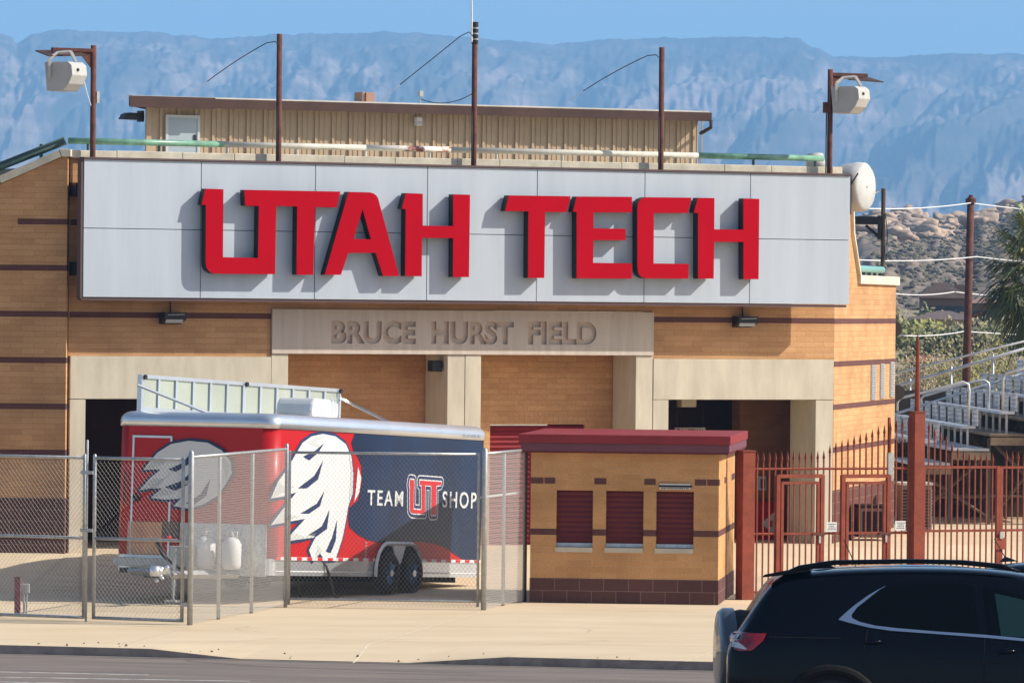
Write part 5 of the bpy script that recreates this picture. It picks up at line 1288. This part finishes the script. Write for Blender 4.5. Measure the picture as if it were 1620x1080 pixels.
# ------------------------------------------------------------------ vegetation
def tree(px, pybase, pytop, D, wid, mats, label, n=2600, bare=0.5, name="shrub_tree", leaf=.05):
    n = int(n * 1.7)
    b = at(px, pybase, D); tpt = at(px, pytop, D); H = tpt.z - 1.0; 
    r = thing(name, label, "tree", loc=(b.x, b.y, 0.9)); q = MB(); H = tpt.z - .9
    rnd = random.Random(int(px * 7 + D))
    tips = []
    q.tube([(0, 0, -.6), (rnd.uniform(-.1, .1), 0, H * .35)], [.12, .08], 7)
    for k in range(26):
        a = rnd.uniform(0, 2 * math.pi); rr = wid * rnd.uniform(.3, 1); h = H * rnd.uniform(.55, 1.0) * (1 - .25 * (rr / wid) ** 2)
        p0 = Vector((0, 0, H * rnd.uniform(.15, .35))); p2 = Vector((rr * math.cos(a), rr * math.sin(a), h)); p1 = p0.lerp(p2, .5) + Vector((rnd.uniform(-.2, .2), rnd.uniform(-.2, .2), .2))
        q.tube([p0, p1, p2], [.04, .022, .006], 4, cap=False); tips.append((p1, p2))
        for j in range(7):
            s = p1.lerp(p2, rnd.random()); e_ = s + Vector((rnd.uniform(-.4, .4), rnd.uniform(-.4, .4), rnd.uniform(0, .55))); q.tube([s, e_], [.011, .004], 3, cap=False)
    q.build("trunk", M_twig if bare > .4 else M_bark, r)
    q = MB()
    for k in range(n):
        p1, p2 = rnd.choice(tips); c0 = p1.lerp(p2, rnd.uniform(.1, 1.1)); c0 = c0 + Vector((rnd.gauss(0, .28), rnd.gauss(0, .28), rnd.gauss(0, .28)))
        if noise.noise(c0 * 1.3 + Vector((px, 0, 0))) < -.12 + (bare - .5) * .3: continue
        s = leaf * rnd.uniform(.6, 1.5); d1 = Vector((rnd.gauss(0, 1), rnd.gauss(0, 1), rnd.gauss(0, 1))).normalized() * s; d2 = d1.orthogonal().normalized() * s * .6
        mi = rnd.randrange(len(mats)) if len(mats) > 1 else 0
        q.add([c0 - d1, c0 - d2, c0 + d1, c0 + d2], [(0, 1, 2, 3)], mi)
    q.build("crown", mats, r)
TB = "trees beyond the bleachers"
specs = [(1430, 700, 585, 118, 1.6, [M_leaf3, M_leaf2], "dry brown bush just right of the side wall, beyond the bleachers", 2600, .6),
         (1462, 700, 560, 125, 2.0, [M_leaf3, M_leaf2, M_leaf1], "sparse twiggy tree behind the spiked post", 3000, .7),
         (1505, 700, 560, 122, 2.0, [M_leaf3, M_leaf1, M_leaf3], "olive twiggy tree left of the utility pole's foot", 3200, .5),
         (1545, 700, 545, 120, 2.0, [M_leaf1, M_leaf3, M_leaf2], "yellow green tree directly below the utility pole", 3400, .45),
         (1585, 700, 530, 116, 2.0, [M_leaf1, M_leaf3, M_leaf2], "bright yellow green tree under the palm fronds", 3400, .5),
         (1630, 700, 525, 114, 2.1, [M_leaf1, M_leaf2], "yellow green tree at the picture's right edge above the bleachers", 3200, .5),
         (1436, 560, 512, 215, 3.0, [M_leaf1], "round bright yellow bush in front of the far houses, left one", 2200, .2),
         (1470, 560, 514, 222, 2.6, [M_leaf1, M_leaf4], "smaller yellow green bush in front of the far houses, right one", 2000, .2),
         (1436, 560, 478, 250, 2.4, [M_leaf4, M_leaf2], "dark green tree left of the brown roofed house", 2400, .2),
         (1500, 560, 505, 190, 3.0, [M_leaf4, M_leaf2], "dark bush at the foot of the lower house", 2400, .2),
         (1600, 560, 495, 200, 3.4, [M_leaf4, M_leaf2], "dark green tree far behind the palm", 2400, .2)]
for s_ in specs: tree(*s_[:6], s_[6], s_[7], s_[8], leaf=.045 if s_[3] < 150 else .13)

def palm():
    base = at(1668, 560, 100); top = at(1660, 425, 100)
    r = thing("fan_palm", "fan palm whose green fronds reach in from the right edge", "palm", loc=(base.x, base.y, .9)); H = top.z - .9
    q = MB(); q.tube([(0, 0, -.8), (0, 0, H * .5), (0, 0, H)], [.22, .2, .17], 12); q.build("trunk", M_bark, r)
    rnd = random.Random(3)
    for k in range(44):
        a = rnd.uniform(0, 2 * math.pi); el = rnd.uniform(-75, 80)
        if k < 16: a = math.pi + rnd.uniform(-.8, .8); el = [70, 50, 35, 20, 5, -8, -20, -35, -50, 60, 28, 10, -15, -28, -42, -60][k]
        d = Vector((math.cos(a) * math.cos(R(el)), math.sin(a) * math.cos(R(el)), math.sin(R(el))))
        c0 = Vector((0, 0, H)); L = rnd.uniform(.9, 1.25); droop = Vector((0, 0, -.22 if el < 30 else -.08))
        e_ = c0 + d * L + droop * .6
        q = MB(); q.tube([c0, c0 + d * L * .6, e_], [.02, .015, .01], 5)
        side = d.cross(Vector((0, 0, 1))).normalized(); upv = side.cross(d).normalized(); fan = rnd.uniform(-.5, .5)
        side = (side * math.cos(fan) + upv * math.sin(fan)).normalized()
        for j in range(26):
            t = R(-105 + 210 * j / 25); fl = rnd.uniform(.85, 1.3) * (1 - .15 * abs(t)); dv = (d * math.cos(t) + side * math.sin(t)).normalized()
            p1 = e_ + dv * fl * .55; p2 = e_ + dv * fl + Vector((0, 0, -.28 * fl - rnd.uniform(0, .12))); wv = dv.cross(Vector((rnd.uniform(-.3, .3), rnd.uniform(-.3, .3), 1))).normalized() * .036
            q.add([e_, p1 - wv, p1 + wv, p2], [(0, 1, 2), (1, 3, 2)], 1 if el < 22 and rnd.random() < .85 else 0)
        q.build("frond", [M_leafp, M_leafpd], r)
palm()

# utility pole and wires
ub_ = at(1527, 560, 112); ut = at(1536, 312, 112)
up_ = thing("utility_pole", "rust brown utility pole rising from the trees beyond the bleachers", "utility pole", loc=(ub_.x, ub_.y, .9))
d = ut - Vector((ub_.x, ub_.y, .9)); q = MB(); q.tube([(0, 0, -.5), (d.x * .5, 0, d.z * .5), (d.x, 0, d.z)], [.13, .11, .10], 10); q.build("shaft", M_rust, up_, smooth=True)
q = MB(); q.tube([(d.x, 0, d.z), (d.x, 0, d.z + .06)], .06, 8); q.tube([(d.x, 0, d.z - .16), (d.x, 0, d.z - .04)], .15, 10); q.tube([(d.x - .08, 0, d.z - 3.3), (d.x + .35, 0, d.z - 3.15)], .04, 6); q.build("insulator", M_rust, up_)
def overhead(pts, D, label, r=.015):
    P = [at(px, py, Dd) for (px, py), Dd in zip(pts, D)]
    full = [P[0]]
    for a, b in zip(P[:-1], P[1:]): full += [Vector(v) for v in sag(a, b, .06, 8)[1:]]
    q = MB(); q.tube(full, r, 6); q.build("overhead_wire", M_whwire, smooth=True, label=label, category="wire", group="pale overhead wires")
overhead([(1366, 330), (1536, 321), (1760, 340)], (90, 112, 125), "topmost pale overhead wire, passing the utility pole's top")
overhead([(1352, 411), (1545, 406), (1760, 421)], (90, 112, 125), "second pale overhead wire, just below the hill's boulders")
overhead([(1410, 464), (1510, 461.5), (1760, 480)], (100, 112, 125), "third pale overhead wire, crossing in front of the brown roof")
overhead([(1418, 530), (1525, 524), (1760, 530)], (100, 112, 125), "lowest pale overhead wire, level with the post's spike tip")

# far houses
def house(px, pyb, D, w_, d_, hw, hr, m_wall, m_roof, label, wins=2, name="house"):
    p = at(px, pyb, D); r = thing(name, label, "house", loc=(p.x, p.y, p.z), group="houses below the rocky hill")
    q = MB(); q.box(-w_ / 2, w_ / 2, 0, d_, -3, hw); q.build("wall", m_wall, r)
    q = MB(); o = .5; q.add([(-w_ / 2 - o, -o, hw), (w_ / 2 + o, -o, hw), (w_ / 2 + o, d_ + o, hw), (-w_ / 2 - o, d_ + o, hw), (-w_ * .12, d_ / 2, hw + hr), (w_ * .12, d_ / 2, hw + hr)], [(0, 1, 5, 4), (1, 2, 5), (2, 3, 4, 5), (3, 0, 4), (3, 2, 1, 0)]); rf_ = q.build("roof", m_roof, r)
    q = MB(); q.box(w_ * .3, w_ * .3 + .6, d_ * .4, d_ * .4 + .6, hw, hw + hr * .9); q.build("chimney", m_wall, rf_)
    for k in range(wins):
        x = -w_ / 2 + w_ * (k + .5) / wins; f_ = MB(); f_.box(x - .6, x + .6, -.06, .05, hw - 1.7, hw - .5); f_.build("window", M_window, r)
    return r
house(1493, 484, 255, 2.6, 3, .5, .95, M_stucco, M_tile, "upper house with a steep dark brown roof in front of the hill")
house(1497, 520, 240, 3.1, 4, .55, .5, mat("sand_stucco", (.45, .36, .24), .9), mat("mauve_tile", (.14, .10, .095), .9, var=.2), "lower house with a broad flat mauve brown roof")
house(1560, 492, 260, 1.5, 3, .5, .4, M_stucco, M_tilep, "house with a pink tiled roof right of the utility pole")
house(1466, 588, 170, 1.3, 2, .4, .3, M_stucco, mat("red_tile", (.26, .10, .07), .9), "low roof of red tile seen through the twiggy trees")

# ------------------------------------------------------------------ cars
def car(rear_px, side_D, yaw, label, name, L=4.65, W=1.84, spare=False, detail=True, hs=1.0):
    base = at(rear_px, 1050, side_D)
    q_ = CURB.I @ Vector((base.x, base.y, 0)); gz = road_z(q_.y)
    F = Frame((base.x, base.y, gz), R(yaw), roll=R(-2.6))
    root = thing(name, label, "car", F)
    hw = W / 2
    st = [(-.02, .48, .66, .80, .88, .62, .70), (.0, .40, .70, .92, .98, .66, .82), (.05, .34, .74, .98, 1.06, .68, .86), (.14, .30, .78, 1.02, 1.20, .68, .89), (.26, .26, .80, 1.03, 1.38, .67, .905), (.37, .24, .80, 1.03, 1.53, .66, .915), (.48, .22, .80, 1.03, 1.60, .655, .92),
          (.8, .22, .8, 1.03, 1.645, .66, .925), (1.4, .22, .8, 1.02, 1.675, .665, .93), (2.0, .22, .79, 1.0, 1.68, .665, .93), (2.5, .22, .78, .98, 1.655, .66, .93), (2.9, .22, .78, .97, 1.57, .65, .93), (3.2, .22, .78, .96, 1.42, .65, .93), (3.5, .22, .78, .955, 1.22, .68, .925),
          (3.75, .22, .77, .95, 1.07, .72, .92), (4.1, .24, .75, .90, 1.01, .70, .90), (4.4, .27, .70, .84, .93, .64, .84), (4.58, .32, .62, .72, .80, .58, .72), (4.65, .38, .55, .62, .68, .50, .62)]
    q = MB(); N = None
    for (x, zl, zm, zb_, zt_, wt, wb) in st:
        x = x * L / 4.65; zt_ = zt_ * hs if zt_ > 1.1 else zt_
        k = W / 1.86
        half = [(0, zl), (wb * .8, zl), (wb * .97, zl + .08), (wb, zl + .22), (wb, zm), (wb * .975, zb_), (wb * .95, zb_ + .03 * (zt_ - zb_) / .6), ((wb * .93 + wt) / 2 + .01, (zb_ + zt_) / 2 + .01), (wt + .03, zt_ - .07), (wt - .03, zt_ - .015), (wt * .7, zt_ + .008), (0, zt_ + .02)]
        ring = [(a * k, b) for a, b in half] + [(-a * k, b) for a, b in half[-2:0:-1]]
        N = len(ring)
        q.v += [(x, hw - a, b) for a, b in ring]
    ns = len(st)
    for j in range(ns - 1):
        for i in range(N): q.f.append((j * N + i, j * N + (i + 1) % N, (j + 1) * N + (i + 1) % N, (j + 1) * N + i)); q.m.append(0)
    q.f.append(list(range(N))); q.m.append(0); q.f.append([(ns - 1) * N + i for i in range(N)][::-1]); q.m.append(0)
    body = q.build("body", M_black_car, root, smooth=True)
    bm = bmesh.new(); bm.from_mesh(body.data); bmesh.ops.recalc_face_normals(bm, faces=bm.faces); bm.to_mesh(body.data); bm.free()
    sub = body.modifiers.new("s", 'SUBSURF'); sub.levels = 2; sub.render_levels = 2
    dg = bpy.context.evaluated_depsgraph_get(); dg.update()
    me = bpy.data.meshes.new_from_object(body.evaluated_get(dg)); bvh = BVHTree.FromPolygons([v.co for v in me.vertices], [list(p.vertices) for p in me.polygons])
    def side(x, z, off=.004):
        h = bvh.ray_cast(Vector((x, -2, z)), Vector((0, 1, 0)))[0]; return (x, (h.y if h else hw) - off, z)
    def patch(poly, name_, m_, off=.004, step=.04, par=root):
        q = MB(); fill(q, [poly], 0, .001); bm = bmesh.new(); vs = [bm.verts.new((a, 0, c)) for a, b, c in q.v]
        for f in q.f:
            try: bm.faces.new([vs[i] for i in f])
            except Exception: pass
        bmesh.ops.triangulate(bm, faces=bm.faces); bmesh.ops.remove_doubles(bm, verts=bm.verts, dist=1e-4)
        for _ in range(6):
            eds = [e for e in bm.edges if e.calc_length() > step * 1.5]
            if not eds: break
            bmesh.ops.subdivide_edges(bm, edges=eds, cuts=1); bmesh.ops.triangulate(bm, faces=bm.faces)
        bm.verts.index_update(); q2 = MB(); q2.v = [side(v.co.x, v.co.z, off) for v in bm.verts]; q2.f = [[v.index for v in f.verts] for f in bm.faces]; q2.m = [0] * len(q2.f); bm.free()
        return q2.build(name_, m_, par, smooth=True)
    def C(px, py): return F.hit(px, py, .03)
    for xw in (.92 * L / 4.65 * 1.0, 3.72 * L / 4.65):
        q = MB()
        arc = [(xw + .42 * math.cos(R(a)), .36 + .42 * math.sin(R(a))) for a in range(0, 181, 12)]
        q.tube([side(*a, .005) for a in arc], .045, 8)
        q.prism([(xw + .40 * math.cos(R(a)), .36 + .40 * math.sin(R(a))) for a in range(0, 360, 15)], .0, .25)
        q.build("wheel_arch", M_clad, root)
    for xw in (.92 * L / 4.65, 3.72 * L / 4.65):
        wheel(xw, .35, par=root, yc=-.02); 
        w2_ = wheel(xw, .35, par=root, yc=W - .2)
    if detail:
        trim = [C(1399, 927), C(1389, 932), C(1372, 942), C(1350, 958), C(1336, 970), C(1326, 979.5), C(1340, 983.5), C(1375, 992), C(1410, 997), C(1480, 1002), C(1560, 1008), C(1660, 1017), C(1662, 1013), C(1560, 1003.5), C(1480, 998), C(1420, 993), C(1385, 989), C(1360, 983), C(1348, 977), C(1347, 972), C(1356, 960), C(1375, 945), C(1392, 931.5), C(1401, 927)]
        patch(trim, "window_trim", M_chrome, .008)
        patch([C(1349, 975), C(1358, 961), C(1376, 946), C(1402, 928), C(1470, 922), C(1540, 924), C(1548, 1001), C(1480, 997), C(1420, 992), C(1385, 988), C(1360, 982)], "side_window", M_glass, .005)
        patch([C(1556, 926), C(1660, 950), C(1690, 1015), C(1566, 1004)], "side_window", M_glass, .005)
        patch([C(1574, 938), C(1650, 955), C(1670, 1008), C(1584, 1006)], "see_through_glass", M_seeglass, .007)
        patch([C(1149, 1010), C(1152, 1001), C(1168, 998), C(1190, 1001), C(1213, 1001), C(1207, 1013), C(1190, 1028), C(1170, 1029), C(1153, 1023)], "tail_lamp", M_lampr, .014)
        patch([C(1157, 1022), C(1160, 1015), C(1168, 1015), C(1181, 1025), C(1180, 1027)], "reversing_lamp", M_lampw, .018)
        for ln_ in ([C(1557, 1006), C(1559, 1006), C(1557, 1090), C(1555, 1090)], [C(1372, 994), C(1374, 994), C(1366, 1040), C(1364, 1040)], [C(1216, 1006), C(1330, 1008), C(1330, 1009.5), C(1216, 1007.5)], [C(1420, 1041), C(1700, 1052), C(1700, 1054), C(1420, 1042.5)]):
            patch(ln_, "panel_gap", M_clad, .002)
        q = MB()
        for px, py in ((1380, 1016), (1592, 1031)):
            a = C(px - 13, py); b = C(px + 14, py - 2); s0 = side(a[0], a[1], .03); s1 = side(b[0], b[1], .03); q.tube([s0, s1], .013, 8)
        q.build("door_handle", M_black_car, root, smooth=True)
        for yy in (.27, W - .27):
            q = MB()
            xs0, xs1 = .62, 2.55
            pts = [(xs0 - .12, yy, 1.60 + .02), (xs0, yy, 1.665), (xs0 + .3, yy, 1.715), (xs0 + 1.0, yy, 1.735), (xs1 - .5, yy, 1.73), (xs1 - .15, yy, 1.70), (xs1, yy, 1.655)]
            q.tube(pts, [.012, .022, .022, .02, .022, .022, .012], 8)
            q.build("roof_rail", M_black_car, root, smooth=True)
        q = MB(); fx0_ = .72; q.prism([(fx0_, 1.655), (fx0_ + .05, 1.72), (fx0_ + .09, 1.725), (fx0_ + .22, 1.665)], hw - .03, hw + .03); q.build("fin_antenna", M_black_car, root, bevel=.01)
        q = MB(); q.prism([(.29, 1.575), (.31, 1.60), (.5, 1.64), (.72, 1.665), (.72, 1.63), (.5, 1.60)], .26, W - .26); q.build("spoiler", M_black_car, root, bevel=.012)
        q = MB(); 0 and q.add([(.12, .28, 1.10), (.12, W - .28, 1.10), (.36, W - .34, 1.55), (.36, .34, 1.55), (.10, .28, 1.11), (.10, W - .28, 1.11), (.345, W - .34, 1.56), (.345, .34, 1.56)], [(4, 7, 6, 5), (0, 1, 2, 3), (0, 3, 7, 4), (1, 5, 6, 2), (3, 2, 6, 7), (0, 4, 5, 1)]); q.build("rear_window", M_glass, root) if False else None
    if not detail:
        patch([(.5, 1.08), (.62, 1.5), (1.5, 1.56), (2.6, 1.5), (3.05, 1.06)], "side_window", M_glass, .006)
    if spare:
        q = MB(); n = 28; prof = [(.10, .39), (.0, .43), (-.10, .43), (-.14, .40), (-.155, .25), (-.16, 0.001)]
        cz_ = .81; vs = []; fs = []
        for (xx, rr) in prof:
            for k in range(n): t = 2 * math.pi * k / n; vs.append((xx - .05, hw + rr * math.cos(t), cz_ + rr * math.sin(t)))
        for j in range(len(prof) - 1):
            for k in range(n): fs.append((j * n + k, (j + 1) * n + k, (j + 1) * n + (k + 1) % n, j * n + (k + 1) % n))
        q.add(vs, fs[n:]); q2 = MB(); q2.tube([(-.049, hw, cz_), (.02, hw, cz_), (.16, hw, cz_)], [.40, .415, .40], 24); q2.build("spare_wheel", M_tyre, root); q.build("spare_wheel_cover", mat("cover_paint", (.06, .075, .09), .3, coat=.6), root, smooth=True)
    return root, F
root1, F1 = car(1150, 36.0, -4, "black crossover at the lower right with chrome window trim and red tail lamp", "parked_car")
root2, F2_ = car(1187, 38.8, 5, "dark vehicle carrying a covered spare wheel, mostly hidden behind the black crossover", "parked_car", spare=True, detail=False, L=4.3, hs=.985)
q = MB(); q.tube([(1.1, .6, 1.64), (.98, .6, 1.9)], .005, 5); q.build("whip_antenna", M_black, root2)
root3, F3_ = car(1490, 41.6, -3, "third dark car whose roof just shows above the black crossover at the right edge", "parked_car", detail=False, hs=1.02)
q = MB(); q.prism([(.60, 1.69), (.66, 1.75), (.80, 1.70)], .88, .94); q.tube([(.66, .9, 1.74), (.55, .9, 1.93)], .005, 5); q.build("whip_antenna", M_black, root3)

# ------------------------------------------------------------------ haze
hb = MB(); hb.box(-12000, 12000, -120, 14000, -2, 700)
HZ = bpy.data.materials.new("haze_air"); HZ.use_nodes = True; t = HZ.node_tree; t.nodes.clear()
pv = t.nodes.new("ShaderNodeVolumePrincipled"); pv.inputs["Color"].default_value = (0.29, 0.60, 1.0, 1); pv.inputs["Density"].default_value = 0.000155; pv.inputs["Anisotropy"].default_value = 0.0
ou = t.nodes.new("ShaderNodeOutputMaterial"); t.links.new(pv.outputs[0], ou.inputs["Volume"])
hb.build("haze", HZ, kind="stuff", label="thin blue air haze over the whole valley", category="haze")
